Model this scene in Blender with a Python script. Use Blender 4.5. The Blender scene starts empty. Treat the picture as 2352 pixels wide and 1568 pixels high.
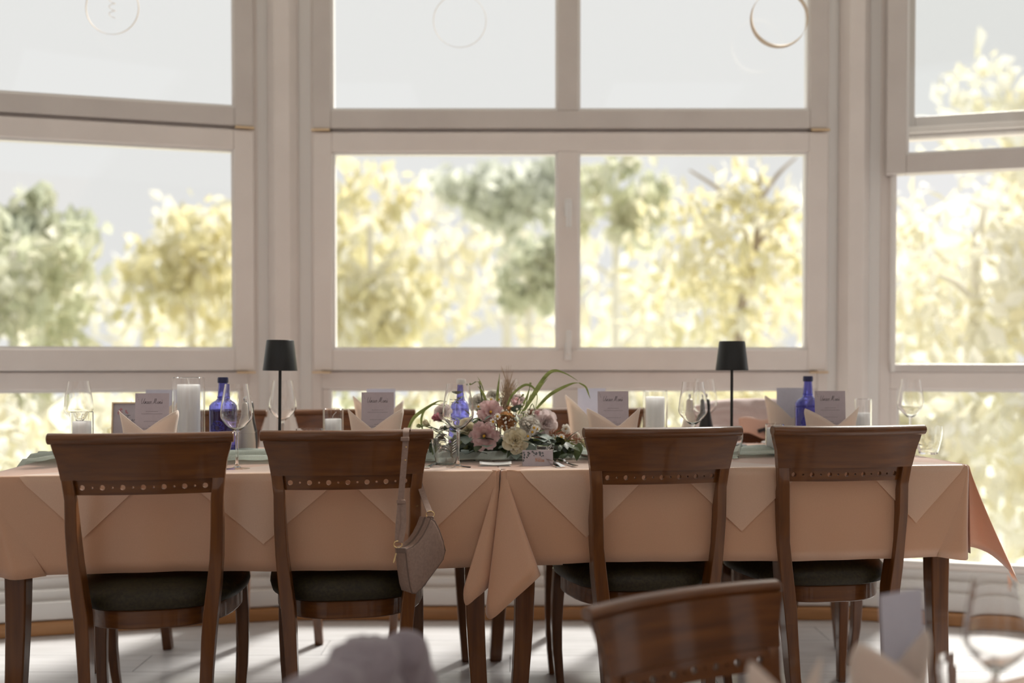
import bpy, math, random
from mathutils import Vector, Matrix, Euler, noise
PI = math.pi
R = math.radians
random.seed(7)
SC = bpy.context.scene
COL = SC.collection

# ------------------------------------------------------------------ camera
F = 2287.0                 # focal length in pixels of the 2352 px wide frame
CAMZ = 1.05                # height above the raised floor by the windows
TILT = R(1.2)
HOR = 830.0
cam_data = bpy.data.cameras.new('camera')
cam_data.sensor_width = 36.0
cam_data.lens = 36.0 * F / 2352.0
cam_data.shift_y = (HOR - 784.0 + F * math.tan(TILT)) / 2352.0
cam_data.clip_start = 0.05
cam_data.clip_end = 300
cam_data.dof.use_dof = True
cam_data.dof.focus_distance = 2.76
cam_data.dof.aperture_fstop = 1.3
cam = bpy.data.objects.new('camera', cam_data)
cam.location = (0, 0, CAMZ)
cam.rotation_euler = (R(90) - TILT, 0, 0)
COL.objects.link(cam)
SC.camera = cam

# ------------------------------------------------------------------ world, sun, exposure
world = bpy.data.worlds.new('world')
SC.world = world
world.use_nodes = True
wn = world.node_tree
wn.nodes.clear()
wo = wn.nodes.new('ShaderNodeOutputWorld')
wb = wn.nodes.new('ShaderNodeBackground')
wb.inputs[0].default_value = (1.0, 0.995, 0.985, 1)
wb.inputs[1].default_value = 0.85
wn.links.new(wb.outputs[0], wo.inputs[0])
sun_data = bpy.data.lights.new('sun', 'SUN')
sun_data.energy = 7.5
sun_data.angle = R(13)
sun_data.color = (1.0, 0.95, 0.88)
sun = bpy.data.objects.new('sun', sun_data)
# a hazy sun stands behind the windows, to the right
SUN_EL, SUN_AZ = R(43), R(30)
sdir = Vector((math.sin(SUN_AZ) * math.cos(SUN_EL), math.cos(SUN_AZ) * math.cos(SUN_EL), math.sin(SUN_EL)))
sun.rotation_euler = sdir.to_track_quat('Z', 'Y').to_euler()
sun.location = (6, 9, 9)
COL.objects.link(sun)
SC.view_settings.view_transform = 'Standard'
SC.view_settings.look = 'None'
SC.view_settings.exposure = 0.0
SC.view_settings.gamma = 1.0
SC.view_settings.use_curve_mapping = False

# ------------------------------------------------------------------ helpers
def W(px, py, Y):
    """world point at depth Y that was measured at a pixel of the photograph"""
    sp = HOR - 784.0 + F * math.tan(TILT)
    k = (784.0 + sp - py) / F
    c, s = math.cos(TILT), math.sin(TILT)
    dz = Y * (k * c - s) / (c + k * s)
    d = Y * c - dz * s
    return Vector(((px - 1176.0) / F * d, Y, CAMZ + dz))

def link(o, parent=None):
    COL.objects.link(o)
    if parent is not None:
        o.parent = parent
    return o

def tag(o, label=None, cat=None, group=None, kind=None):
    if label: o['label'] = label
    if cat: o['category'] = cat
    if group: o['group'] = group
    if kind: o['kind'] = kind
    return o

def thing(name, label, cat, loc=(0, 0, 0), rz=0.0, group=None, rot=None):
    o = bpy.data.objects.new(name, None)
    o.empty_display_size = 0.05
    o.location = loc
    o.rotation_euler = rot if rot else (0, 0, rz)
    link(o)
    return tag(o, label, cat, group)

def struct(name, loc=(0, 0, 0), rz=0.0):
    o = bpy.data.objects.new(name, None)
    o.location = loc
    o.rotation_euler = (0, 0, rz)
    link(o)
    o['kind'] = 'structure'
    return o

class MB:
    """collects one mesh"""
    def __init__(s):
        s.v = []; s.f = []
    def add(s, vs, fs):
        n = len(s.v)
        s.v += [tuple(p) for p in vs]
        s.f += [tuple(i + n for i in f) for f in fs]
        return s
    def box(s, x0, x1, y0, y1, z0, z1):
        return s.add([(x0, y0, z0), (x1, y0, z0), (x1, y1, z0), (x0, y1, z0), (x0, y0, z1), (x1, y0, z1), (x1, y1, z1), (x0, y1, z1)],
                     [(3, 2, 1, 0), (4, 5, 6, 7), (0, 1, 5, 4), (1, 2, 6, 5), (2, 3, 7, 6), (3, 0, 4, 7)])
    def grid(s, fn, nu, nv, close_u=False):
        vs = [fn(i / nu, j / nv) for j in range(nv + 1) for i in range(nu + (0 if close_u else 1))]
        m = nu if close_u else nu + 1
        fs = []
        for j in range(nv):
            for i in range(nu):
                a = j * m + i; b = j * m + (i + 1) % m
                fs.append((a, b, b + m, a + m))
        return s.add(vs, fs)
    def loft(s, rings, cap=True):
        n = len(rings[0]); vs = [p for r in rings for p in r]; fs = []
        for j in range(len(rings) - 1):
            for i in range(n):
                a = j * n + i; b = j * n + (i + 1) % n
                fs.append((a, b, b + n, a + n))
        if cap:
            fs.append(tuple(range(n - 1, -1, -1)))
            fs.append(tuple((len(rings) - 1) * n + i for i in range(n)))
        return s.add(vs, fs)
    def lathe(s, prof, n=32, o=(0, 0, 0)):
        """closed or open profile of (r,z); points at r=0 become poles"""
        vs = []; idx = []
        for r, z in prof:
            if r < 1e-6:
                idx.append([len(vs)] * n); vs.append((o[0], o[1], o[2] + z))
            else:
                st = len(vs)
                vs += [(o[0] + r * math.cos(2 * PI * i / n), o[1] + r * math.sin(2 * PI * i / n), o[2] + z) for i in range(n)]
                idx.append([st + i for i in range(n)])
        fs = []
        for j in range(len(prof) - 1):
            for i in range(n):
                a, b = idx[j][i], idx[j][(i + 1) % n]; c, d = idx[j + 1][(i + 1) % n], idx[j + 1][i]
                q = []
                for k in (a, b, c, d):
                    if k not in q: q.append(k)
                if len(q) > 2: fs.append(tuple(q))
        return s.add(vs, fs)
    def tube(s, pts, rad, n=8, cap=True):
        pts = [Vector(p) for p in pts]; rings = []; up = Vector((0, 0, 1))
        for i, p in enumerate(pts):
            t = (pts[min(i + 1, len(pts) - 1)] - pts[max(i - 1, 0)]).normalized()
            a = t.cross(up)
            if a.length < 1e-3: a = t.cross(Vector((0, 1, 0)))
            a.normalize(); b = a.cross(t).normalized()
            r = rad[i] if isinstance(rad, (list, tuple)) else rad
            rings.append([p + (a * math.cos(2 * PI * k / n) + b * math.sin(2 * PI * k / n)) * r for k in range(n)])
        return s.loft(rings, cap)
    def prism(s, poly, axis, a, b):
        """poly of 2d points extruded along axis 'z','y' from a to b"""
        if axis == 'z': lo = [(x, y, a) for x, y in poly]; hi = [(x, y, b) for x, y in poly]
        else: lo = [(x, a, y) for x, y in poly]; hi = [(x, b, y) for x, y in poly]
        return s.loft([lo, hi])
    def mesh(s, name, mat, smooth=True):
        me = bpy.data.meshes.new(name)
        me.from_pydata(s.v, [], s.f)
        if mat: me.materials.append(mat)
        if smooth: me.shade_smooth()
        me.update()
        return me
    def build(s, name, mat, parent=None, smooth=True, bevel=0.0, solid=0.0, sub=0, loc=None, autos=None):
        import bmesh
        me = s.mesh(name, mat, False)
        bm = bmesh.new(); bm.from_mesh(me)
        bmesh.ops.recalc_face_normals(bm, faces=bm.faces)
        bm.to_mesh(me); bm.free()
        if smooth:
            me.shade_smooth()
            if autos is None: autos = 40
            if hasattr(me, 'set_sharp_from_angle'): me.set_sharp_from_angle(angle=R(autos))
        o = bpy.data.objects.new(name, me)
        link(o, parent)
        if loc: o.location = loc
        if solid:
            m = o.modifiers.new('solid', 'SOLIDIFY'); m.thickness = solid; m.offset = 0
        if bevel:
            m = o.modifiers.new('bevel', 'BEVEL'); m.width = bevel; m.segments = 2; m.limit_method = 'ANGLE'; m.angle_limit = R(40)
        if sub:
            m = o.modifiers.new('sub', 'SUBSURF'); m.levels = sub; m.render_levels = sub
        return o

def copy_tree(o, parent=None):
    c = o.copy()
    COL.objects.link(c)
    c.parent = parent
    for ch in o.children:
        copy_tree(ch, c)
    return c

def lerp_tab(tab, z):
    if z <= tab[0][0]: return tab[0][1]
    for (a, va), (b, vb) in zip(tab, tab[1:]):
        if z <= b:
            t = (z - a) / (b - a); t = t * t * (3 - 2 * t) * 0.5 + t * 0.5
            return va + (vb - va) * t
    return tab[-1][1]

def catmull(pts, n=6):
    pts = [Vector(p) for p in pts]; out = []
    for i in range(len(pts) - 1):
        p0 = pts[max(i - 1, 0)]; p1 = pts[i]; p2 = pts[i + 1]; p3 = pts[min(i + 2, len(pts) - 1)]
        for k in range(n):
            t = k / n
            out.append(0.5 * ((2 * p1) + (p2 - p0) * t + (2 * p0 - 5 * p1 + 4 * p2 - p3) * t * t + (3 * p1 - p0 - 3 * p2 + p3) * t ** 3))
    out.append(pts[-1])
    return out

# ------------------------------------------------------------------ materials
def mat(name, col, rough=0.5, metal=0.0, coat=0.0, spec=0.5, trans=0.0, ior=1.45, sheen=0.0):
    m = bpy.data.materials.new(name); m.use_nodes = True
    b = m.node_tree.nodes['Principled BSDF']
    b.inputs['Base Color'].default_value = (*col, 1)
    b.inputs['Roughness'].default_value = rough
    b.inputs['Metallic'].default_value = metal
    b.inputs['Coat Weight'].default_value = coat
    b.inputs['Coat Roughness'].default_value = 0.08
    b.inputs['Specular IOR Level'].default_value = spec
    b.inputs['Transmission Weight'].default_value = trans
    b.inputs['IOR'].default_value = ior
    b.inputs['Sheen Weight'].default_value = sheen
    return m

def vary(m, c1, c2, scale=(8, 8, 8), detail=4, bump=0.0, coord='Object', lo=0.35, hi=0.65, kind='noise'):
    """noise between two colours of the surface itself, with optional fine relief"""
    nt = m.node_tree; b = nt.nodes['Principled BSDF']
    tc = nt.nodes.new('ShaderNodeTexCoord'); mp = nt.nodes.new('ShaderNodeMapping')
    mp.inputs['Scale'].default_value = scale
    nt.links.new(tc.outputs[coord], mp.inputs['Vector'])
    nz = nt.nodes.new('ShaderNodeTexNoise'); nz.inputs['Scale'].default_value = 1.0; nz.inputs['Detail'].default_value = detail
    nt.links.new(mp.outputs[0], nz.inputs['Vector'])
    r = nt.nodes.new('ShaderNodeValToRGB')
    r.color_ramp.elements[0].position = lo; r.color_ramp.elements[0].color = (*c1, 1)
    r.color_ramp.elements[1].position = hi; r.color_ramp.elements[1].color = (*c2, 1)
    nt.links.new(nz.outputs['Fac'], r.inputs[0]); nt.links.new(r.outputs[0], b.inputs['Base Color'])
    if bump:
        bp = nt.nodes.new('ShaderNodeBump'); bp.inputs['Strength'].default_value = bump; bp.inputs['Distance'].default_value = 0.002
        nt.links.new(nz.outputs['Fac'], bp.inputs['Height']); nt.links.new(bp.outputs[0], b.inputs['Normal'])
    return m

def cloth(name, c1, c2, transl, tcol, scale=300, rough=0.8, sheen=0.2, spec=0.5, bump=0.15):
    """woven fabric: principled weave mixed with a translucent lobe"""
    m = mat(name, c1, rough, sheen=sheen, spec=spec)
    vary(m, c1, c2, (scale, scale, scale), 2, bump)
    nt = m.node_tree; b = nt.nodes['Principled BSDF']; out = nt.nodes['Material Output']
    tr = nt.nodes.new('ShaderNodeBsdfTranslucent'); tr.inputs[0].default_value = (*tcol, 1)
    mx = nt.nodes.new('ShaderNodeMixShader'); mx.inputs[0].default_value = transl
    nt.links.new(b.outputs[0], mx.inputs[1]); nt.links.new(tr.outputs[0], mx.inputs[2]); nt.links.new(mx.outputs[0], out.inputs[0])
    return m

def foliage(name, cols, transl=0.4):
    m = bpy.data.materials.new(name); m.use_nodes = True
    nt = m.node_tree; b = nt.nodes['Principled BSDF']; out = nt.nodes['Material Output']
    g = nt.nodes.new('ShaderNodeNewGeometry'); r = nt.nodes.new('ShaderNodeValToRGB')
    els = r.color_ramp.elements
    while len(els) < len(cols): els.new(0.5)
    for i, c in enumerate(cols):
        els[i].position = i / (len(cols) - 1); els[i].color = (*c, 1)
    nt.links.new(g.outputs['Random Per Island'], r.inputs[0])
    nt.links.new(r.outputs[0], b.inputs['Base Color'])
    b.inputs['Roughness'].default_value = 0.6
    tr = nt.nodes.new('ShaderNodeBsdfTranslucent'); nt.links.new(r.outputs[0], tr.inputs[0])
    mx = nt.nodes.new('ShaderNodeMixShader'); mx.inputs[0].default_value = transl
    nt.links.new(b.outputs[0], mx.inputs[1]); nt.links.new(tr.outputs[0], mx.inputs[2]); nt.links.new(mx.outputs[0], out.inputs[0])
    return m

def pane_glass(name):
    m = bpy.data.materials.new(name); m.use_nodes = True
    nt = m.node_tree; nt.nodes.clear()
    out = nt.nodes.new('ShaderNodeOutputMaterial')
    t = nt.nodes.new('ShaderNodeBsdfTransparent'); t.inputs[0].default_value = (0.985, 0.99, 0.985, 1)
    g = nt.nodes.new('ShaderNodeBsdfGlossy'); g.inputs['Roughness'].default_value = 0.0
    lw = nt.nodes.new('ShaderNodeLayerWeight'); lw.inputs['Blend'].default_value = 0.5
    pw = nt.nodes.new('ShaderNodeMath'); pw.operation = 'POWER'; pw.inputs[1].default_value = 5.0
    fr = nt.nodes.new('ShaderNodeMath'); fr.operation = 'MULTIPLY_ADD'; fr.inputs[1].default_value = 0.8; fr.inputs[2].default_value = 0.03
    nt.links.new(lw.outputs['Facing'], pw.inputs[0]); nt.links.new(pw.outputs[0], fr.inputs[0])
    mx = nt.nodes.new('ShaderNodeMixShader')
    nt.links.new(fr.outputs[0], mx.inputs[0]); nt.links.new(t.outputs[0], mx.inputs[1]); nt.links.new(g.outputs[0], mx.inputs[2])
    nt.links.new(mx.outputs[0], out.inputs[0])
    return m

def wood(name, c1, c2, grain=(3, 60, 60), coat=0.5, rough=0.42):
    m = mat(name, c1, rough, coat=coat, spec=0.35)
    return vary(m, c1, c2, grain, 6, 0.06, lo=0.3, hi=0.72)

M = {}
M['wood_h'] = wood('chair_wood_across', (0.078, 0.024, 0.0032), (0.150, 0.050, 0.0080), (4, 50, 70))
M['wood_v'] = wood('chair_wood_along', (0.080, 0.025, 0.0034), (0.155, 0.052, 0.0085), (60, 60, 4))
M['leather'] = vary(mat('seat_leather', (0.02, 0.018, 0.014), 0.42, coat=0.1), (0.016, 0.013, 0.011), (0.04, 0.034, 0.022), (120, 120, 120), 3, 0.25)
M['leather_olive'] = vary(mat('seat_leather_olive', (0.05, 0.045, 0.02), 0.5, spec=0.3), (0.020, 0.015, 0.009), (0.036, 0.029, 0.013), (120, 120, 120), 3, 0.25)
M['frame'] = vary(mat('white_lacquer', (0.84, 0.79, 0.765), 0.42), (0.82, 0.77, 0.745), (0.86, 0.81, 0.785), (6, 6, 6), 3)
M['sash'] = vary(mat('shaded_white_lacquer', (0.67, 0.63, 0.61), 0.42), (0.65, 0.61, 0.59), (0.69, 0.65, 0.63), (6, 6, 6), 3)  # white lacquer darkened: shade on the upper sashes put into the colour
M['gasket'] = mat('window_gasket', (0.03, 0.03, 0.03), 0.7)
M['bead'] = mat('glazing_bead', (0.88, 0.87, 0.86), 0.35)  # beads and jambs whitened to carry the window light grazing them
M['brass'] = mat('pale_brass', (0.75, 0.58, 0.38), 0.35, 0.8)
M['steel'] = mat('polished_steel', (0.72, 0.70, 0.68), 0.14, 1.0)
M['alu'] = mat('handle_aluminium', (0.8, 0.8, 0.8), 0.35, 0.6)
M['pane'] = pane_glass('window_glass')
M['plank'] = vary(mat('pale_oak_floor', (0.60, 0.60, 0.61), 0.34, coat=0.25), (0.54, 0.54, 0.55), (0.64, 0.64, 0.66), (3, 50, 20), 6, 0.05)
M['ledge'] = vary(mat('white_ledge', (0.72, 0.71, 0.70), 0.45), (0.70, 0.69, 0.68), (0.75, 0.74, 0.73), (5, 5, 5), 3)
M['oak'] = wood('oak_baseboard', (0.36, 0.17, 0.06), (0.50, 0.26, 0.11), (4, 60, 60), 0.2)
M['plaster'] = vary(mat('white_plaster', (0.84, 0.82, 0.80), 0.9), (0.82, 0.80, 0.78), (0.86, 0.84, 0.82), (4, 4, 4), 4)
M['cloth'] = cloth('peach_tablecloth', (0.68, 0.44, 0.285), (0.72, 0.475, 0.315), 0.38, (0.92, 0.50, 0.22), 420, 0.30, sheen=1.0, spec=0.8, bump=0.02)
M['overlay'] = cloth('peach_overlay', (0.68, 0.46, 0.32), (0.72, 0.50, 0.36), 0.25, (0.90, 0.58, 0.34), 420, 0.30, sheen=1.0, spec=0.8, bump=0.02)
M['napkin'] = cloth('peach_napkin', (0.80, 0.72, 0.66), (0.84, 0.76, 0.70), 0.32, (0.88, 0.75, 0.64), 500)
M['runner'] = cloth('sage_gauze', (0.40, 0.46, 0.41), (0.50, 0.56, 0.51), 0.35, (0.55, 0.62, 0.56), 260)
M['card'] = cloth('lilac_card', (0.52, 0.47, 0.51), (0.55, 0.50, 0.54), 0.2, (0.75, 0.68, 0.74), 60, sheen=0.0)
M['cardblue'] = cloth('pale_card', (0.62, 0.62, 0.70), (0.65, 0.65, 0.73), 0.25, (0.8, 0.8, 0.9), 60, sheen=0.0)
M['ink'] = mat('dark_ink', (0.035, 0.03, 0.035), 0.8)
M['copper_ink'] = mat('copper_ink', (0.50, 0.20, 0.08), 0.5)
M['grey_ink'] = mat('grey_green_ink', (0.13, 0.14, 0.15), 0.8)
M['faint_ink'] = mat('faint_grey_ink', (0.34, 0.32, 0.34), 0.8)
M['pink_ink'] = mat('pink_ink', (0.55, 0.25, 0.28), 0.8)
M['lampblack'] = mat('matt_black_metal', (0.018, 0.019, 0.020), 0.38, 0.3)
M['glass'] = mat('clear_glass', (1, 1, 1), 0.0, trans=1.0, ior=1.45)
M['blueglass'] = mat('cobalt_glass', (0.36, 0.37, 0.80), 0.0, trans=1.0, ior=1.45)
M['bluecap'] = mat('navy_cap', (0.02, 0.025, 0.09), 0.35)
M['whitecap'] = mat('white_cap', (0.72, 0.70, 0.68), 0.45)
M['wax'] = mat('white_wax', (0.88, 0.88, 0.88), 0.5)
_b = M['wax'].node_tree.nodes['Principled BSDF']; _b.inputs['Subsurface Weight'].default_value = 1.0; _b.inputs['Subsurface Radius'].default_value = (1, 1, 1); _b.inputs['Subsurface Scale'].default_value = 0.06
M['wick'] = mat('wick_cotton', (0.75, 0.73, 0.68), 0.9)
M['cream'] = mat('cream_lacquer', (0.66, 0.60, 0.53), 0.4)
M['blackmill'] = mat('black_lacquer', (0.015, 0.015, 0.016), 0.3, coat=0.3)
M['porcelain'] = mat('white_porcelain', (0.80, 0.80, 0.79), 0.12)
M['bag'] = vary(mat('taupe_leather', (0.25, 0.165, 0.13), 0.5), (0.225, 0.148, 0.116), (0.275, 0.183, 0.145), (150, 150, 150), 3, 0.2)
M['bagdark'] = mat('taupe_leather_edge', (0.13, 0.085, 0.066), 0.55)
M['gold'] = mat('gold_metal', (0.85, 0.62, 0.30), 0.2, 1.0)
M['pinkcoat'] = cloth('pink_jacket_cloth', (0.66, 0.54, 0.53), (0.72, 0.60, 0.59), 0.2, (0.8, 0.6, 0.58), 200)
M['lining'] = mat('peach_lining', (0.72, 0.46, 0.37), 0.6)
M['greycoat'] = cloth('lilac_grey_jacket_cloth', (0.25, 0.21, 0.24), (0.30, 0.26, 0.29), 0.1, (0.4, 0.35, 0.38), 160)
M['veneer'] = wood('pale_wood_veneer', (0.78, 0.66, 0.52), (0.86, 0.76, 0.64), (30, 30, 30), 0.0, 0.6)
M['panelling'] = wood('warm_wall_panelling', (0.26, 0.16, 0.10), (0.34, 0.22, 0.14), (2, 2, 0.4), 0.0, 0.7)
M['thread'] = mat('thread', (0.6, 0.58, 0.55), 0.8)
M['bark_pale'] = vary(mat('bark_pale', (0.74, 0.71, 0.63), 0.9), (0.68, 0.65, 0.56), (0.80, 0.77, 0.70), (12, 12, 3), 5, 0.5)
M['bark'] = vary(mat('bark', (0.40, 0.33, 0.26), 0.9), (0.32, 0.26, 0.20), (0.46, 0.39, 0.32), (12, 12, 3), 5, 0.5)

# ================================================================== the setting
LOW = -0.25           # the floor in the foreground lies lower
EDGE_Y = 2.12         # where the raised floor by the windows begins
PHI = R(15)
WALL_Y = 4.12
PL = Vector((-0.939, WALL_Y))      # corner columns of the middle bay
PR = Vector((1.405, WALL_Y))

def floor_planks(root, y0, y1, z, row=0.19, length=1.28, x0=-4.0, x1=4.0):
    me = MB().box(0.0015, length - 0.0015, 0.0012, row - 0.0012, -0.014, 0.0).mesh('plank', M['plank'], False)
    n = int(math.ceil((y1 - y0) / row)); k = 0
    for j in range(n):
        off = (j * 0.47) % 1.0 * length
        x = x0 - off
        while x < x1:
            p = bpy.data.objects.new('plank', me); link(p, root)
            p.location = (x, y1 - (j + 1) * row, z)
            x += length; k += 1

floor = MB().box(-5.5, 5.5, EDGE_Y, 4.3, LOW - 0.1, -0.014).build('floor', M['ledge'], None, False)
floor['kind'] = 'structure'
floor_planks(floor, EDGE_Y, 4.3, 0.0)
lowfloor = MB().box(-5.5, 5.5, -4.5, EDGE_Y, LOW - 0.1, LOW - 0.014).build('floor_lower', M['ledge'], None, False)
lowfloor['kind'] = 'structure'
floor_planks(lowfloor, -0.5, EDGE_Y - 0.012, LOW)
nosing = MB().box(-5.5, 5.5, EDGE_Y - 0.012, EDGE_Y + 0.03, -0.03, 0.004).build('trim_1', M['oak'], None, False, bevel=0.006)
nosing['kind'] = 'structure'
cm = MB().box(-5.5, 5.5, 1.3, 4.3, 2.98, 3.08)
# unseen hall ceiling; gaps between its strips are added to let in top light
for k in range(5):
    x = -4.8 + 2.4 * k
    cm.box(max(-5.5, x - 0.7), min(5.5, x + 0.7), -4.5, 1.3, 2.98, 3.08)
ceil = cm.build('ceiling', M['plaster'], None, False)
ceil['kind'] = 'structure'
# rear wall behind the viewer with two tall windows
rw = MB()
RWY = -3.2
xs = [-5.5, -2.9, -1.2, 1.0, 2.7, 5.5]
for a, b in ((0, 1), (2, 3), (4, 5)):
    rw.box(xs[a], xs[b], RWY - 0.15, RWY, LOW, 2.98)
for a, b in ((1, 2), (3, 4)):
    rw.box(xs[a], xs[b], RWY - 0.15, RWY, LOW, LOW + 0.15); rw.box(xs[a], xs[b], RWY - 0.15, RWY, 2.55, 2.98)
o = rw.build('wall_rear', M['panelling'], None, False); o['kind'] = 'structure'
for nm, x0, x1 in (('wall_left', -5.62, -5.5), ('wall_right', 5.5, 5.62)):  # unseen side walls, added to hold back light from the sides
    w = MB()
    ys = [RWY, -2.3, -1.5, -0.40, 0.12, 1.0, 1.5, 2.2]
    for k in range(0, 8, 2): w.box(x0, x1, ys[k], ys[k + 1], LOW - 0.1, 2.98)
    for k in range(1, 7, 2): w.box(x0, x1, ys[k], ys[k + 1], LOW - 0.1, LOW + 0.5); w.box(x0, x1, ys[k], ys[k + 1], 2.5, 2.98)
    o = w.build(nm, M['panelling'], None, False); o['kind'] = 'structure'

def bars(rects, y0, y1):
    m = MB()
    for x0, x1, z0, z1 in rects: m.box(x0, x1, y0, y1, z0, z1)
    return m

def sash_bars(x0, x1, z0, z1, w, y0, y1, mull=None, wb=None):
    wb = wb or w
    r = [(x0, x0 + w, z0, z1), (x1 - w, x1, z0, z1), (x0 + w, x1 - w, z0, z0 + wb), (x0 + w, x1 - w, z1 - w, z1)]
    if mull: r.append((mull[0], mull[1], z0 + wb, z1 - w))
    return bars(r, y0, y1)

def bead(x0, x1, z0, z1, y0, y1, t=0.011):
    return bars([(x0, x0 + t, z0, z1), (x1 - t, x1, z0, z1), (x0 + t, x1 - t, z0, z0 + t), (x0 + t, x1 - t, z1 - t, z1)], y0, y1)

def pane(parent, x0, x1, z0, z1, y):
    o = MB().box(x0, x1, y, y + 0.006, z0, z1).build('pane', M['pane'], parent, False)
    return o

BW = 2.105            # width of the window unit of a bay
def handle(parent, x, z, up):
    h = MB()
    h.box(x - 0.014, x + 0.014, -0.066, -0.05, z - 0.035, z + 0.035)
    h.tube([(x, -0.05, z), (x, -0.095, z)], 0.008, 10)
    o = h.build('handle', M['alu'], parent, True, bevel=0.003)
    g = MB().box(x - 0.009, x + 0.011, -0.106, -0.092, z - (0.012 if up else 0.085), z + (0.085 if up else 0.012)).build('grip', M['alu'], parent, False, bevel=0.004)
    return o

def bay(n, loc, rz, slid=False):
    """one window unit: x runs along the wall from 0 to BW, y outwards, z up"""
    root = struct('window_%d' % n, (loc[0], loc[1], 0), rz)
    mu = (1.003, 1.083)
    b = BW
    # fixed frame
    fixed = bars([(-0.012, 0.03, 0.20, 2.98), (b - 0.03, b + 0.012, 0.20, 2.98), (0.03, b - 0.03, 0.20, 0.225),
                  (0.03, b - 0.03, 0.938, 1.008), (0.03, b - 0.03, 1.975, 2.0), (0.03, b - 0.03, 2.90, 2.98)], -0.012, 0.075)
    for q in ((0.0, b, 0.98, 1.05), (0.0, b, 1.955, 2.03), (0.0, 0.055, 0.98, 2.95), (b - 0.055, b, 0.98, 2.95)):
        if slid and q[2] > 0.97 and q[3] < 2.5 and q[2] < 1.9: continue
        fixed.box(q[0], q[1], 0.024, 0.075, q[2], q[3])
    fixed.box(mu[0] - 0.01, mu[1] + 0.01, -0.006, 0.07, 0.225, 0.938)
    fixed.box(0.03, 0.058, -0.004, 0.07, 0.225, 0.938)
    fixed.box(b - 0.058, b - 0.03, -0.004, 0.07, 0.225, 0.938)
    fixed.build('frame', M['frame'], root, False, bevel=0.004)
    MB().box(0.02, b - 0.02, 0.005, 0.03, 1.985, 1.99).build('gasket', M['gasket'], root, False)  # dark strip standing in for the shadow in the sash gap
    for x0, x1 in ((0.058, mu[0] - 0.01), (mu[1] + 0.01, b - 0.058)):
        bead(x0, x1, 0.225, 0.938, 0.0, 0.03).build('glazing_bead', M['bead'], root, False)
        pane(root, x0, x1, 0.225, 0.938, 0.03)
    zb = 1.800 if slid else 1.998
    uy = -0.09 if slid else -0.05
    for k, (z0, z1, w, y0, wb) in enumerate(((zb, 2.94, 0.073, uy, 0.073), (1.014, 1.982, 0.077, -0.05, 0.084))):
        if slid and k == 1: continue
        sm = M['sash']
        g = 0.004
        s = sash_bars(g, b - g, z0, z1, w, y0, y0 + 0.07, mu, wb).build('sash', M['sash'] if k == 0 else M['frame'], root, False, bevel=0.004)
        for x0, x1 in ((g + w, mu[0]), (mu[1], b - g - w)):
            bead(x0, x1, z0 + wb, z1 - w, y0 + 0.012, y0 + 0.05).build('glazing_bead', M['bead'], s, False)
            pane(s, x0 + 0.004, x1 - 0.004, z0 + wb + 0.004, z1 - w - 0.004, y0 + 0.045)
        if k == 1 and not slid:
            handle(s, 1.043, 1.675, False)
            handle(s, 1.043, 1.09, True)
        if not slid:
            for hx in (0.0, b - 0.075):
                MB().box(hx, hx + 0.075, -0.062, -0.045, z0 - 0.012, z0 - 0.004).build('hinge', M['brass'], root, False)
    if slid:
        # tracks of the lowered sash and the rail of the outer light
        bars([(0.03, 0.046, 1.008, 2.9), (b - 0.046, b - 0.03, 1.008, 2.9)], -0.05, -0.012).build('track', M['bead'], root, False)
        s = sash_bars(0.05, b - 0.05, 1.96, 2.93, 0.07, 0.01, 0.06, mu, 0.085).build('sash', M['sash'], root, False, bevel=0.004)
        for x0, x1 in ((0.12, mu[0]), (mu[1], b - 0.12)):
            pane(s, x0, x1, 2.045, 2.86, 0.035)
        rail = MB().box(0.04, b - 0.04, -0.02, 0.03, 1.008, 1.04).build('sill_rail', M['sash'], root, False, bevel=0.004)
    return root

def low_wall(n, loc, rz, b=BW):
    root = struct('trim_%d' % n, (loc[0], loc[1], 0), rz)
    MB().box(-0.12, b + 0.12, -0.02, 0.14, 0.05, 0.205).build('parapet', M['ledge'], root, False)
    MB().box(-0.12, b + 0.12, -0.055, 0.0, 0.055, 0.165).build('ledge', M['ledge'], root, False, bevel=0.006)
    MB().box(-0.12, b + 0.12, -0.085, 0.0, 0.055, 0.125).build('ledge', M['ledge'], root, False, bevel=0.006)
    return root

def base_board(side, loc, rz, b=BW):
    o = MB().box(-0.16, b + 0.16, -0.105, 0.02, 0.0, 0.052).build('baseboard_' + side, M['oak'], None, False, bevel=0.006)
    o.location = (loc[0], loc[1], 0); o.rotation_euler = (0, 0, rz); o['kind'] = 'structure'

def column(n, p, rz):
    root = struct('trim_%d' % n, (p[0], p[1], 0), rz)
    post = [(-0.062, 0.08), (-0.062, -0.035), (-0.03, -0.078), (0.028, -0.078), (0.055, -0.04), (0.062, -0.02), (0.062, 0.08)]
    MB().prism(post, 'z', 0.0, 2.98).build('post', M['frame'], root, False, bevel=0.004)
    for s in (-1, 1):
        c, sn = math.cos(s * PHI / 2), math.sin(s * PHI / 2)
        m = MB()
        poly = []
        for x, y in ((0.055, -0.008), (0.112, -0.008), (0.125, 0.09), (0.055, 0.09)):
            x2 = s * x
            poly.append((x2, y - abs(x2) * math.tan(PHI / 2) * 1.0))
        m.prism(poly, 'z', 0.2, 2.98).build('jamb', M['bead'], root, False, bevel=0.003)

u = lambda a: Vector((math.cos(a), math.sin(a)))
half = 0.118
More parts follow.
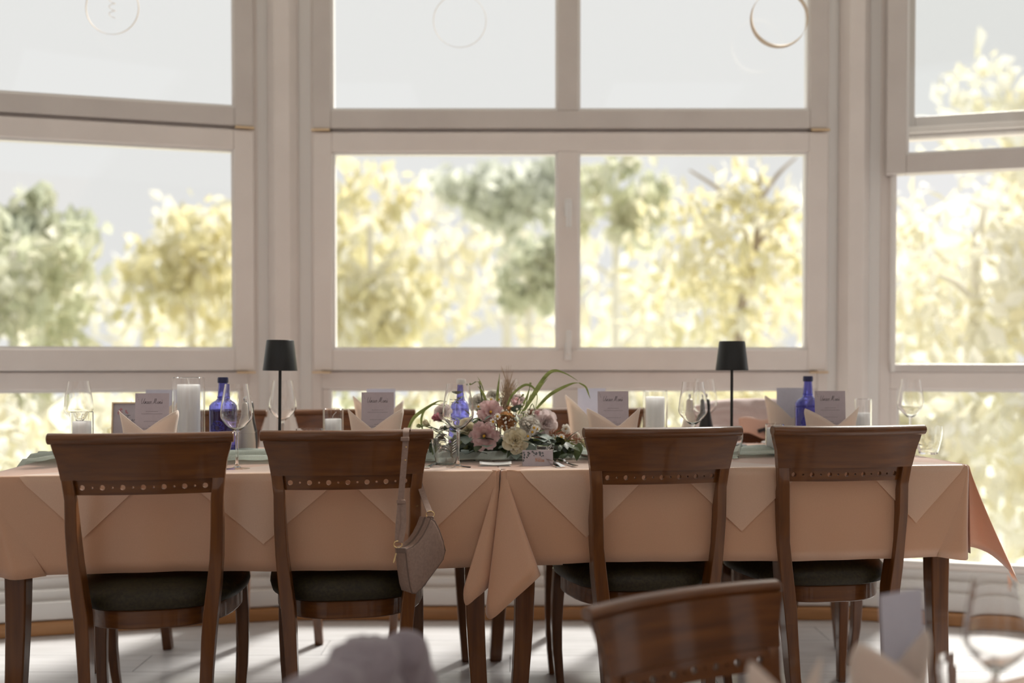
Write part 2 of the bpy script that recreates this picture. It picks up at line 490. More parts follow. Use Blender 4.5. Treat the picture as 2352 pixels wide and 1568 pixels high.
# middle, left and right bays, then one more on each side to close the ring
cl = PL + u(0) * half
bay(1, cl + Vector((0.006, 0)), 0.0)
low_wall(2, cl, 0.0); base_board('middle', cl, 0.0)
pts = [PL, PR]
pl = PL; ang = 0.0
for k, nm in ((0, 'left'), (1, 'far_left')):
    a = PHI * (k + 1)
    d = u(a)                      # wall direction, x to the right
    start = pl - d * (half + BW)
    bay(2 + k, start, a); low_wall(4 + k, start, a); base_board(nm, start, a)
    column(8 + k, pl, a - PHI / 2)
    pl = pl - d * (2 * half + BW)
pr = PR
for k, nm in ((0, 'right'), (1, 'far_right')):
    a = -PHI * (k + 1)
    d = u(a)
    start = pr + d * half
    bay(4 + k, start, a, slid=(k == 0)); low_wall(6 + k, start, a); base_board(nm, start, a)
    column(10 + k, pr, a + PHI / 2)
    pr = pr + d * (2 * half + BW)

# ================================================================== outside
lawn = MB().grid(lambda a, b: (-60 + 120 * a, 4.9 + 75 * b, -1.9 + 0.25 * noise.noise((a * 9, b * 9, 0))), 24, 24).build('lawn', None, None, True)
lm = vary(mat('meadow', (0.8, 0.8, 0.65), 0.9), (0.70, 0.70, 0.50), (0.88, 0.87, 0.76), (1.2, 1.2, 1.2), 5)  # grass colours whitened, sun glare painted in
lawn.data.materials.append(lm)
tag(lawn, 'pale sunlit meadow outside beyond the windows', 'grass', kind='stuff')
terr = MB().box(-6, 6, 4.25, 5.1, -2.1, -0.02).build('terrace', M['ledge'], None, False); terr['kind'] = 'structure'

FOL = {  # near-white leaf tones paint in the overexposed sunlight
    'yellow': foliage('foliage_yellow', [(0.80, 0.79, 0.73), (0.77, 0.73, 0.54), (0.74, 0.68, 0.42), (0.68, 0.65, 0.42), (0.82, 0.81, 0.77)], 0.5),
    'pale': foliage('foliage_sun_whitened', [(0.82, 0.81, 0.78), (0.80, 0.78, 0.67), (0.78, 0.73, 0.53), (0.82, 0.82, 0.80), (0.74, 0.71, 0.50)], 0.5),
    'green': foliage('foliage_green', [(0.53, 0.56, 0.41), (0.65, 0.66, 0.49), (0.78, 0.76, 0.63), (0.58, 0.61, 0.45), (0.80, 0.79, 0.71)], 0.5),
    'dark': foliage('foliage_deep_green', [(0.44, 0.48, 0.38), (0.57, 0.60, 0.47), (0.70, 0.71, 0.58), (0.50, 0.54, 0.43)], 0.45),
    'grey': foliage('foliage_haze_whitened', [(0.72, 0.74, 0.67), (0.78, 0.80, 0.73), (0.68, 0.71, 0.62), (0.82, 0.83, 0.77)], 0.45),  # distance haze put into the leaf colours
}
def crown_mesh(rnd, c, rad, n, size, clusters):
    vs = []; fs = []
    cs = []
    for _ in range(clusters):
        while True:
            p = Vector((rnd.uniform(-1, 1), rnd.uniform(-1, 1), rnd.uniform(-1, 1)))
            if p.length < 1: break
        cs.append(Vector((c[0] + p.x * rad[0] * 0.86, c[1] + p.y * rad[1] * 0.86, c[2] + p.z * rad[2] * 0.86)))
    cr = min(rad) * 0.34
    for i in range(n):
        k = cs[rnd.randrange(clusters)]
        p = k + Vector((rnd.gauss(0, 1), rnd.gauss(0, 1), rnd.gauss(0, 0.8))) * cr * 0.6
        s = size * rnd.uniform(0.6, 1.35)
        e = Euler((rnd.uniform(0, 6.3), rnd.uniform(0, 6.3), rnd.uniform(0, 6.3))).to_matrix()
        a = e @ Vector((s, 0, 0)); b = e @ Vector((0, s * 0.55, 0)); cc = e @ Vector((0, 0, s * 0.16))
        j = len(vs)
        vs += [p - a, p - b + cc, p + a, p + b + cc]
        fs.append((j, j + 1, j + 2, j + 3))
    return vs, fs

def tree(name, label, base, crown_c, rad, n, size, fol, seed, trunk_pts=None, tr=0.09, clusters=26, cat='tree', group=None, bark='bark_pale'):
    rnd = random.Random(seed)
    t = thing(name, label, cat, base, group=group)
    b = Vector(base)
    vs, fs = crown_mesh(rnd, Vector(crown_c) - b, rad, n, size, clusters)
    cr = MB().add(vs, fs)
    me = cr.mesh('crown', FOL[fol], False)
    o = bpy.data.objects.new('crown', me); link(o, t); o['kind'] = 'stuff'
    if trunk_pts is None:
        cc = Vector(crown_c) - b
        trunk_pts = [(0, 0, -0.1), (cc.x * 0.3, cc.y * 0.3, cc.z * 0.45), (cc.x * 0.8, cc.y * 0.8, cc.z * 0.8), (cc.x, cc.y, cc.z + rad[2] * 0.3)]
    else:
        trunk_pts = [Vector(p) - b for p in trunk_pts]
    tp = catmull(trunk_pts, 5)
    MB().tube(tp, [tr * (1 - 0.7 * i / len(tp)) for i in range(len(tp))], 8).build('trunk', M[bark], t)
    for i in range(5):
        p = tp[int(len(tp) * (0.45 + 0.1 * i))]
        q = p + Vector((rnd.uniform(-0.7, 0.7) * rad[0], rnd.uniform(-0.4, 0.4) * rad[1], rnd.uniform(0.15, 0.5) * rad[2]))
        MB().tube(catmull([p, (p + q) / 2 + Vector((0, 0, 0.05)), q], 4), [tr * 0.35] * 5 + [tr * 0.3, tr * 0.25, tr * 0.2, tr * 0.15][:4], 6).build('branch', M[bark], t)
    return t

def tree_px(name, label, px, py, Y, rx, rz, n, size, fol, seed, **kw):
    rx *= 1.2; rz *= 1.12; n = int(n * (0.75 if fol in ('dark', 'grey') else 0.36))
    """crown centre measured at a pixel, crown radii in pixels there"""
    c = W(px, py, Y); s = Y / F
    return tree(name, label, (c.x, Y, -1.9), c, (rx * s, min(rx, rz) * s * 0.8, rz * s), n, size, fol, seed, **kw)

G1 = 'trees outside the windows'
tree_px('tree', 'green tree with grey shadows at the far left, in the left window', 30, 660, 9.5, 170, 290, 2600, 0.11, 'green', 1, group=G1)
tree_px('tree', 'deep green small tree low at the left edge, in the left window', 95, 560, 10.5, 110, 120, 700, 0.12, 'dark', 2, group=G1)
tree_px('tree', 'yellow green tree filling the right half of the left window', 440, 690, 10.5, 175, 210, 2200, 0.11, 'yellow', 3, group=G1)
tree_px('tree', 'pale yellow tree in the left pane of the middle window', 850, 600, 11.5, 150, 240, 2300, 0.12, 'yellow', 4, group=G1)
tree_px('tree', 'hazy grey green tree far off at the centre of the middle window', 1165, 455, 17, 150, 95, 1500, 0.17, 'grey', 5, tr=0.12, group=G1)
tree_px('tree', 'deep green tree beside the centre mullion, low in the left pane', 1215, 640, 15, 105, 120, 900, 0.13, 'dark', 6, group=G1, clusters=14)
tree_px('tree', 'green tree just right of the centre mullion of the middle window', 1415, 480, 14, 110, 140, 1300, 0.13, 'green', 7, group=G1, clusters=16)
c = W(1700, 600, 9.0)
tree('tree', 'yellow green tree with a visible slender trunk in the right pane', (c.x - 0.1, 9.0, -1.9), c, (1.0, 0.7, 1.12), 780, 0.085, 'yellow', 8,
     [W(1690, 1560, 9.0), W(1698, 780, 9.0), W(1728, 640, 9.0), W(1740, 520, 9.0), W(1745, 400, 9.0)], 0.055, group=G1, bark='bark')
tree_px('tree', 'pale leafy tree filling the right window', 2240, 640, 8.5, 260, 330, 3400, 0.095, 'pale', 9, clusters=40, group=G1)
tree_px('tree', 'tall pale tree whose top shows in the upper right window', 2330, 330, 12, 190, 210, 1300, 0.13, 'pale', 10, group=G1)
HEDGES = [(-300, 30, 'green', 'green bush left of the left window, outside'), (120, 31, 'pale', 'pale bush low behind the left end of the table, outside'), (450, 32, 'yellow', 'yellowish bush behind the left blue bottle, outside'),
          (760, 33, 'green', 'green bush low behind the left lamp, outside'), (1080, 34, 'pale', 'pale bush behind the flowers, outside the window'), (1400, 35, 'pale', 'pale bush behind the middle menu cards, outside'),
          (1740, 36, 'yellow', 'yellowish bush behind the right lamp, outside'), (2080, 37, 'pale', 'pale bush behind the right end of the table, outside'), (2420, 38, 'pale', 'pale bush at the right picture edge, outside')]
for px, sd, fo, lb in HEDGES:
    Y = 7.6 + 0.6 * math.sin(sd)
    tree_px('bush', lb, px, 1080, Y, 200, 260, 1500, 0.09, fo, sd, clusters=22, tr=0.03, cat='bush', group='bushes outside the windows')
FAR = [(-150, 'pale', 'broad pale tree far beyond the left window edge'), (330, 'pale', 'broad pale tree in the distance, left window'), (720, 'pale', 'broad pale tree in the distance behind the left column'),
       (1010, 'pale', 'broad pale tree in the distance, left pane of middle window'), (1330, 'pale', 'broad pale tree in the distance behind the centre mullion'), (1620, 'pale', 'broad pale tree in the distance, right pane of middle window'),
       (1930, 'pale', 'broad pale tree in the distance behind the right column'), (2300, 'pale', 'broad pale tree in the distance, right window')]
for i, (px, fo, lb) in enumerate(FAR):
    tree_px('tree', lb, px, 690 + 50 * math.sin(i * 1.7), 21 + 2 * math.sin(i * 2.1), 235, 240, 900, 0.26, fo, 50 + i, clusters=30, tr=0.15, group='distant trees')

# ================================================================== chairs
OUT = [(0.0, 0.150), (0.243, 0.164), (0.36, 0.172), (0.43, 0.180), (0.50, 0.188), (0.60, 0.192), (0.714, 0.193), (0.75, 0.198), (0.80, 0.205), (0.848, 0.219)]
LEAN = [(0.0, -0.245), (0.20, -0.205), (0.40, -0.188), (0.55, -0.197), (0.70, -0.222), (0.88, -0.258)]
outer = lambda z: lerp_tab(OUT, z)
lean = lambda z: lerp_tab(LEAN, z)
bend = lambda x: -0.030 * (1 - (x / 0.22) ** 2)

def holed_rail():
    """curved rail with seven large and six small round holes bored through it"""
    m = MB()
    z0, z1, t = 0.713, 0.752, 0.013
    hw = 0.170
    cells = []
    big, small = 0.0068, 0.0030
    wb, ws = 0.0255, 0.0245
    tot = 7 * wb + 6 * ws
    k = (2 * hw - 0.016) / tot
    x = -hw + 0.008
    cells.append((-hw, x, 0))
    for i in range(13):
        w = (wb if i % 2 == 0 else ws) * k
        cells.append((x, x + w, big if i % 2 == 0 else small)); x += w
    cells.append((x, hw, 0))
    zc = (z0 + z1) / 2
    def P(x, z, s):
        return (x, lean(z) + bend(x) + 0.006 + s * t, z)
    for x0, x1, r in cells:
        xc = (x0 + x1) / 2
        per = []
        n = 5
        for i in range(n): per.append((x0 + (x1 - x0) * i / n, z0))
        for i in range(n): per.append((x1, z0 + (z1 - z0) * i / n))
        for i in range(n): per.append((x1 + (x0 - x1) * i / n, z1))
        for i in range(n): per.append((x0, z1 + (z0 - z1) * i / n))
        N = len(per)
        if r == 0:
            m.loft([[P(a, b, 0) for a, b in per], [P(a, b, 1) for a, b in per]])
            continue
        hol = []
        for a, b in per:
            th = math.atan2(b - zc, a - xc); hol.append((xc + r * math.cos(th), zc + r * math.sin(th)))
        vs = [P(a, b, 0) for a, b in per] + [P(a, b, 0) for a, b in hol] + [P(a, b, 1) for a, b in hol] + [P(a, b, 1) for a, b in per]
        fs = []
        for lv in range(3):
            for i in range(N):
                j = (i + 1) % N
                fs.append((lv * N + i, lv * N + j, (lv + 1) * N + j, (lv + 1) * N + i))
        for i in range(N):
            j = (i + 1) % N
            if i < n or 2 * n <= i < 3 * n:
                fs.append((i, 3 * N + i, 3 * N + j, j))
        m.add(vs, fs)
    return m

def seat_outline(inset=0.0, n=44):
    pts = []
    for i in range(n):
        a = 2 * PI * i / n
        ca, sa = math.cos(a), math.sin(a)
        e = 2 / 3.2
        x = math.copysign(abs(ca) ** e, ca); y = math.copysign(abs(sa) ** e, sa)
        yy = 0.02 + 0.215 * y
        w = 0.216 + 0.026 * y + 0.012 * (1 - y * y)
        pts.append((x * (w - inset), yy - math.copysign(inset, y) * min(1, abs(y) * 1.5)))
    return pts

def make_chair():
    t = thing('dining_chair', 'x', 'chair')
    for s in (-1, 1):
        rings = []
        for z in (0.0, 0.08, 0.16, 0.25, 0.34, 0.40, 0.46, 0.54, 0.62, 0.70, 0.7515, 0.7535, 0.79):
            xo = outer(z); w = 0.030 + 0.006 * math.exp(-((z - 0.4) / 0.12) ** 2)
            d = 0.020 + 0.011 * math.exp(-((z - 0.42) / 0.2) ** 2)
            if z > 0.66: d = 0.011
            if z > 0.752: d = 0.0095; xo -= 0.001
            yc = lean(z) + 0.004
            ya, yb = yc + bend(xo), yc + bend(xo - w)
            a, b = s * xo, s * (xo - w)
            rings.append([(a, ya - d, z), (b, yb - d, z), (b, yb + d, z), (a, ya + d, z)])
        MB().loft(rings).build('back_post', M['wood_v'], t, True, bevel=0.004, autos=50)
    # crest panel between the posts
    def pan(side):
        def fn(a, b):
            z = 0.7525 + (0.852 - 0.7525) * b
            hw = outer(z)
            x = (2 * a - 1) * hw
            return (x, lean(z) + bend(x) + (0.004 + side * 0.011), z)
        return fn
    m = MB()
    nu, nv = 18, 4
    vs = []; f0 = pan(-1); f1 = pan(1)
    m.grid(f0, nu, nv); m.grid(f1, nu, nv)
    off = (nu + 1) * (nv + 1); fs = []
    for i in range(nu):
        fs.append((i, i + 1, off + i + 1, off + i)); k = nv * (nu + 1) + i
        fs.append((k, k + 1, off + k + 1, off + k))
    for j in range(nv):
        k = j * (nu + 1); fs.append((k, k + nu + 1, off + k + nu + 1, off + k)); k += nu
        fs.append((k, k + nu + 1, off + k + nu + 1, off + k))
    m.f += fs
    m.build('crest_panel', M['wood_h'], t, True)
    # rolled top rail
    rings = []
    for i in range(21):
        x = (2 * i / 20 - 1) * 0.2235
        y = lean(0.862) + bend(x) - 0.002
        rings.append([(x, y + 0.0185 * math.cos(a) - 0.004, 0.859 + (0.0135 if math.sin(a) > 0 else 0.015) * math.sin(a)) for a in [2 * PI * k / 14 for k in range(14)]])
    MB().loft(rings).build('crest_rail', M['wood_h'], t, True, bevel=0.002)
    holed_rail().build('perforated_rail', M['wood_h'], t, True)
    # seat
    ap = seat_outline(0.022)
    MB().loft([[(x, y, 0.352) for x, y in ap], [(x, y, 0.402) for x, y in ap]]).build('apron', M['wood_h'], t, True, bevel=0.004)
    rings = []
    for ins, z in ((0.016, 0.402), (0.004, 0.408), (0.0, 0.422), (0.003, 0.438), (0.016, 0.455), (0.05, 0.468), (0.10, 0.475), (0.16, 0.478)):
        rings.append([(x, y, z) for x, y in seat_outline(ins)])
    MB().loft(rings).build('seat_cushion', M['leather_olive'], t, True)
    for s in (-1, 1):
        rings = []
        for z in (0.40, 0.36, 0.30, 0.22, 0.14, 0.06, 0.0):
            h = 0.020 - 0.008 * (1 - z / 0.40)
            q = 1 - z / 0.4
            x = s * (0.195 + 0.010 * math.sin(q * PI) - 0.004 * q); y = 0.185 + 0.022 * math.sin(q * PI * 0.9) - 0.012 * q
            rings.append([(x - h, y - h, z), (x + h, y - h, z), (x + h, y + h, z), (x - h, y + h, z)])
        MB().loft(rings).build('leg', M['wood_v'], t, True, bevel=0.003)
    return t

chair0 = make_chair()
chair_used = [False]
def chair(label, crest_xy, yaw_deg, z=0.0, group='wooden dining chairs', facing_back=False):
    c = chair0 if not chair_used[0] else copy_tree(chair0)
    chair_used[0] = True
    a = R(yaw_deg) + (PI if facing_back else 0)
    c.rotation_euler = (0, 0, a)
    c.location = (crest_xy[0] + -math.sin(a) * 0.262, crest_xy[1] + math.cos(a) * 0.262, z)
    c['label'] = label; c['category'] = 'chair'; c['group'] = group
    return c

def cx(px, Y): return ((px - 1176) / F * Y, Y)
chair('wooden dining chair at far left of the near row, seat olive in the light', cx(325, 2.50), 10)
chair2 = chair('wooden dining chair with a taupe handbag hung on its back', cx(798, 2.60), 8)
chair('wooden dining chair in the near row, right beside the flowers and name card', cx(1524, 2.715), 9)
chair('darkest wooden dining chair, rightmost of the near row', cx(1951, 2.785), 7)
GF = 'chairs on the window side'
chair('wooden chair on the window side behind the left blue bottle', cx(470, 3.64), 6, facing_back=True, group=GF)
chair('wooden chair on the window side behind the left small candle', cx(816, 3.70), 6, facing_back=True, group=GF)
chair('wooden chair on the window side just right of the flowers', cx(1345, 3.79), 6, facing_back=True, group=GF)
chairD = chair('wooden chair on the window side with a pink jacket over it', cx(1735, 3.85), 5, facing_back=True, group=GF)
chairF = chair('glossy blurred wooden chair in the foreground, facing the viewer', (0.324, 1.84), 29.6, LOW, 'foreground chairs', facing_back=True)
chairJ = chair('foreground chair covered by a lilac grey jacket', (-0.262, 1.315), 76, LOW, 'foreground chairs')

# ================================================================== tables and cloths
PHT = R(6.0)
TO = Vector((-0.030, 2.75))
TD = 0.80
TL = 1.362
def T(uu, ww, z=0.0):
    return Vector((TO.x + uu * math.cos(PHT) - ww * math.sin(PHT), TO.y + uu * math.sin(PHT) + ww * math.cos(PHT), z))
def u_of(px, w=0.0):
    k = (px - 1176) / F
    o = T(0, w)
    return (k * o.y - o.x) / (math.cos(PHT) - k * math.sin(PHT))
TOPZ = 0.745
CLZ = TOPZ + 0.004

def make_table(name, label, origin, rz, L, D, top, mtl='wood_v', z0=0.0, group=None):
    t = thing(name, label, 'table', origin, rz, group)
    MB().box(0.0, L, 0.0, D, top - 0.028, top).build('tabletop', M['wood_h'], t, False, bevel=0.006)
    for a in ((0.05, L - 0.05, 0.045, 0.065), (0.05, L - 0.05, D - 0.065, D - 0.045), (0.045, 0.065, 0.065, D - 0.065), (L - 0.065, L - 0.045, 0.065, D - 0.065)):
        MB().box(a[0], a[1], a[2], a[3], top - 0.12, top - 0.028).build('apron', M['wood_h'], t, False, bevel=0.003)
    for x, y, sx, sy in ((0.06, 0.06, -1, -1), (L - 0.06, 0.06, 1, -1), (0.06, D - 0.06, -1, 1), (L - 0.06, D - 0.06, 1, 1)):
        rings = []
        H = top - 0.028
        for i in range(10):
            q = i / 9; z = H * (1 - q)
            h = 0.031 - 0.010 * q
            bow = 0.014 * math.sin(q * PI * 1.15)
            ox = -sx * bow * 0.8 + sx * 0.010 * q; oy = sy * bow * 0.5
            rings.append([(x + ox - h, y + oy - h, z), (x + ox + h, y + oy - h, z), (x + ox + h, y + oy + h, z), (x + ox - h, y + oy + h, z)])
        MB().loft(rings).build('leg', M[mtl], t, True, bevel=0.004)
    return t
o = T(-TL - 0.004, 0); make_table('dining_table', 'left wooden table of the pair pushed together, under its peach cloth', (o.x, o.y, 0), PHT, TL, TD, TOPZ, group='dining tables by the window')
o = T(0.004, 0); make_table('dining_table', 'right wooden table of the pair pushed together, under its peach cloth', (o.x, o.y, 0), PHT, TL, TD, TOPZ, group='dining tables by the window')

def rip(x):
    return 0.004 * math.sin(x * 17.0) + 0.003 * math.sin(x * 39.0 + 1.0)
DROP = 0.262

def tablecloth(name, label, u0, u1, corners, group):
    """cloth in table coordinates; corners: dict FL/FR/BR/BL -> list of hem points (u,w,z) replacing the plain corner"""
    r = 0.012
    rows = [0.0, 0.04, 0.10, 0.18, 0.28, 0.40, 0.52, 0.64, 0.76, 0.88, 1.0]
    edge = []; hem = []
    def side(a, b, nrm, n):
        for i in range(n):
            t = i / (n - 1)
            e = Vector(a).lerp(Vector(b), t)
            s = e.x + e.y * 1.7
            off = 0.014 + rip(s) * min(1, 6 * t, 6 * (1 - t))
            edge.append(e); hem.append(Vector((e.x + nrm[0] * off, e.y + nrm[1] * off, CLZ - DROP + 0.004 * math.sin(s * 5.0))))
    def corner(c, a0, hp):
        pts = catmull(hp, 5)
        for i, p in enumerate(pts):
            a = a0 + (PI / 2) * i / (len(pts) - 1)
            edge.append(Vector((c[0] + r * math.cos(a), c[1] + r * math.sin(a)))); hem.append(p)
    def plain(cu, cw, su, sw, ext=0.05):
        z = CLZ - DROP
        a = (cu, cw + sw * 0.016, z); b = (cu + su * 0.016, cw, z)
        tip = (cu + su * ext, cw + sw * ext, z - 0.09)
        m1 = (cu + su * 0.012, cw + sw * (ext + 0.012), z - 0.03); m2 = (cu + su * (ext + 0.012), cw + sw * 0.012, z - 0.03)
        return [a, m1, tip, m2, b]
    w0, w1 = -0.004, TD + 0.004
    # front side (left to right), right side, back, left
    side((u0 + r, w0), (u1 - r, w0), (0, -1), 46)
    corner((u1 - r, w0 + r), -PI / 2, corners.get('FR') or plain(u1, w0, 1, -1))
    side((u1, w0 + r), (u1, w1 - r), (1, 0), 20)
    corner((u1 - r, w1 - r), 0, list(reversed(corners.get('BR') or plain(u1, w1, 1, 1))))
    side((u1 - r, w1), (u0 + r, w1), (0, 1), 30)
    corner((u0 + r, w1 - r), PI / 2, corners.get('BL') or plain(u0, w1, -1, 1))
    side((u0, w1 - r), (u0, w0 + r), (-1, 0), 20)
    corner((u0 + r, w0 + r), PI, list(reversed(corners.get('FL') or plain(u0, w0, -1, -1))))
    m = MB(); n = len(edge); rings = []
    ctr = Vector(((u0 + u1) / 2, (w0 + w1) / 2))
    def ring(fn): rings.append([T(*fn(i)) for i in range(n)])
    ring(lambda i: (edge[i].x + (ctr.x - edge[i].x) * 0.03, edge[i].y + (ctr.y - edge[i].y) * 0.03, CLZ))
    ring(lambda i: (edge[i].x, edge[i].y, CLZ))
    for v in rows:
        def fn(i, v=v):
            e, h = edge[i], hem[i]
            L = CLZ - h.z
            d = Vector((h.x - e.x, h.y - e.y))
            dn = d.normalized() if d.length > 1e-6 else Vector((0, 0))
            base = dn * 0.007
            g = v ** 1.1
            p = Vector((e.x, e.y)) + base * (1 if v > 0 else 0.8) + (d - base) * g
            z = CLZ - (0.004 if v == 0 else 0.010) - (L - 0.010) * v * (1 if v else 0)
            return (p.x, p.y, z)
        ring(fn)
    m.loft(rings, cap=False)
    m.f.append(tuple(range(n)))
    o = m.build(name, M['cloth'], None, True, autos=75, solid=0.0012)
    return tag(o, label, 'tablecloth', group)

# hem points of the visible corners, in table coordinates (u, w, z)
Z0 = CLZ - DROP
left_c = {
    'FL': [(-TL + 0.16, -0.020, Z0), (-TL + 0.09, -0.045, Z0 - 0.004), (-TL + 0.03, -0.030, Z0 + 0.002), (-TL - 0.03, -0.075, Z0 - 0.02), (-TL - 0.06, -0.05, Z0 - 0.08), (-TL - 0.085, 0.0, Z0 - 0.02), (-TL - 0.016, 0.03, Z0)],
    'FR': [(-0.150, -0.018, Z0), (-0.085, -0.020, Z0), (-0.050, -0.028, Z0 - 0.006), (-0.070, -0.050, Z0 - 0.022), (-0.106, -0.068, Z0 - 0.042), (-0.104, -0.082, Z0 - 0.090), (-0.072, -0.080, Z0 - 0.070), (-0.044, -0.062, Z0 - 0.052), (-0.016, -0.034, Z0 - 0.03), (0.0, 0.05, Z0)],
}
right_c = {
    'FL': [(0.170, -0.018, Z0), (0.085, -0.020, Z0), (0.052, -0.032, Z0 - 0.004), (0.074, -0.058, Z0 - 0.004), (0.098, -0.084, Z0 - 0.010), (0.082, -0.108, Z0 - 0.022), (0.022, -0.114, Z0 - 0.072), (-0.034, -0.106, Z0 - 0.122), (-0.050, -0.088, Z0 - 0.108), (-0.036, -0.062, Z0 - 0.06), (-0.004, -0.020, Z0 - 0.02), (0.0, 0.05, Z0)],
    'FR': [(TL - 0.10, -0.020, Z0), (TL - 0.02, -0.030, Z0 - 0.010), (TL + 0.005, 0.005, Z0 + 0.004), (TL + 0.045, 0.055, Z0 + 0.012), (TL + 0.10, 0.035, Z0 - 0.01), (TL + 0.155, -0.005, Z0 - 0.075), (TL + 0.175, 0.02, Z0 - 0.118), (TL + 0.19, 0.09, Z0 - 0.05), (TL + 0.10, 0.18, Z0), (TL + 0.02, 0.24, Z0)],
}
tablecloth('tablecloth', 'peach tablecloth draped over the left table, corner folded at the middle gap', -TL - 0.004, -0.003, left_c, 'peach tablecloths')
tablecloth('tablecloth', 'peach tablecloth draped over the right table, flared at the right end', 0.003, TL + 0.004, right_c, 'peach tablecloths')

def overlay(label, uc, hw, apex, skew=0.0):
    m = MB()
    nx, nt = 14, 12
    rows = []
    # from the far tip on the table, over the edge, to the hanging tip
    path = [(-1 + 0.99 * i / 6) for i in range(6)] + [-0.02, 0.0] + [i / 10 for i in range(1, 11)]
    for t in path:
        wdt = hw * (1 - abs(t))
        row = []
        for i in range(nx + 1):
            x = uc + (2 * i / nx - 1) * wdt + skew * max(t, 0)
            if t < 0: p = (x, -0.006 - t * hw * 0.9, CLZ + 0.0022)
            else:
                v = (apex * t) / DROP
                p = (x, -0.004 - 0.0105 - (0.007 + rip(x)) * v ** 1.1 * 1.0 - 0.002, CLZ + 0.0022 - (0.004 if t == 0 else 0.008) - (apex - 0.008) * t)
                if t == 0: p = (x, -0.0125, CLZ - 0.001)
            row.append(T(*p))
        rows.append(row)
    vs = [p for r in rows for p in r]; fs = []
    for j in range(len(rows) - 1):
        for i in range(nx):
            a = j * (nx + 1) + i
            fs.append((a, a + 1, a + nx + 2, a + nx + 1))
    o = m.add(vs, fs).build('table_overlay', M['overlay'], None, True, autos=75)
    return tag(o, label, 'table overlay', 'square overlays laid cornerwise')
overlay('peach overlay with its corner hanging over the table edge, at the far left', u_of(195), 0.165, 0.165)
overlay('peach overlay corner hanging between the two left near chairs', u_of(606), 0.215, 0.19)
overlay('peach overlay corner hanging left of the middle fold, behind the handbag', u_of(960), 0.205, 0.20)
overlay('peach overlay corner hanging right of the middle fold', u_of(1345), 0.185, 0.19)
overlay('peach overlay corner hanging between the two right near chairs', u_of(1700), 0.185, 0.18)
overlay('peach overlay corner hanging at the right end behind the darkest chair', u_of(2098), 0.150, 0.165)

# table runner
def runner_pt(a, b):
    uu = -TL - 0.05 + (2 * TL - 0.03) * a
    env = 0.5 + 0.5 * noise.noise((uu * 2.2, 3.0, 0))
    wc = 0.36 + 0.03 * math.sin(uu * 3.1) + 0.02 * math.sin(uu * 7.0)
    hw = 0.125 + 0.02 * math.sin(uu * 5.0 + 1)
    s = 2 * b - 1
    z = CLZ + 0.007 + (0.014 + 0.020 * env) * (0.5 + 0.5 * math.sin(s * 9 + 2.0 * math.sin(uu * 2.3) + uu * 1.5)) * (1 - 0.5 * s * s)
    z += 0.003 * noise.noise((uu * 18, s * 6, 1))
    if a < 0.1:
        k = (0.1 - a) / 0.1
        hw *= 1 - 0.35 * k; z += 0.014 * math.sin(min(1, k * 1.4) * PI)
        if uu < -TL - 0.012:
            z -= (-TL - 0.012 - uu) * 1.2
    return T(uu, wc + s * hw, z)
rn = MB().grid(runner_pt, 150, 26).build('table_runner', M['runner'], None, True, autos=80)
tag(rn, 'crinkled sage green gauze runner along the middle of the table', 'table runner')

# ================================================================== lettering strokes
GLY = {
 'U': (0.62, [[(0.02, .95), (0.0, .45), (.10, .05), (.28, .12), (.42, .55), (.48, .98)], [(.48, .98), (.42, .4), (.48, .04), (.62, .12)]]),
 'n': (.34, [[(0, .05), (.06, .42), (.06, .04), (.14, .38), (.22, .40), (.23, .06), (.34, .06)]]),
 's': (.28, [[(0, .05), (.12, .46), (.18, .30), (.18, .08), (.06, .02), (.28, .06)]]),
 'e': (.28, [[(0, .12), (.16, .24), (.14, .42), (.04, .32), (.06, .06), (.18, .02), (.28, .12)]]),
 'r': (.26, [[(0, .05), (.08, .44), (.11, .36), (.20, .40), (.19, .08), (.26, .06)]]),
 'M': (.72, [[(-.05, .0), (.06, .2), (.18, 1.0), (.22, .10), (.40, .98), (.46, .08), (.60, .10)]]),
 'u': (.34, [[(0, .42), (.02, .10), (.10, .03), (.20, .42), (.22, .07), (.34, .07)]]),
 'N': (.50, [[(0, 0), (.02, .80)], [(.02, .80), (.30, .04)], [(.30, .04), (.34, .84)]]),
 'i': (.20, [[(.05, .48), (.06, .02)], [(.05, .66), (.07, .70)]]),
 'k': (.34, [[(.03, .9), (.03, .0)], [(.24, .5), (.04, .24), (.25, .0)]]),
 'l': (.20, [[(.04, .9), (.03, .10), (.10, .0)]]),
 'a': (.36, [[(.24, .40), (.10, .46), (.02, .22), (.10, .02), (.24, .16), (.25, .44), (.26, .02)]]),
 'T': (.50, [[(-.05, .92), (.2, .98), (.5, .94)], [(.24, .96), (.16, .3), (.10, .02)]]),
 'c': (.28, [[(.22, .38), (.08, .42), (.02, .16), (.10, .02), (.28, .10)]]),
 'h': (.34, [[(.0, .0), (.08, .92), (.04, .9), (.04, .02), (.12, .40), (.22, .36), (.22, .04), (.34, .08)]]),
 ' ': (.30, []),
}
def ribbon(m, pts, wd, put):
    pts = [Vector((p[0], p[1])) for p in pts]
    vs = []; n = len(pts)
    for i in range(n):
        t = pts[min(i + 1, n - 1)] - pts[max(i - 1, 0)]
        if t.length < 1e-9: t = Vector((1, 0))
        t.normalize(); nn = Vector((-t.y, t.x)) * wd / 2
        vs += [put(pts[i] + nn), put(pts[i] - nn)]
    m.add(vs, [(2 * i, 2 * i + 1, 2 * i + 3, 2 * i + 2) for i in range(n - 1)])
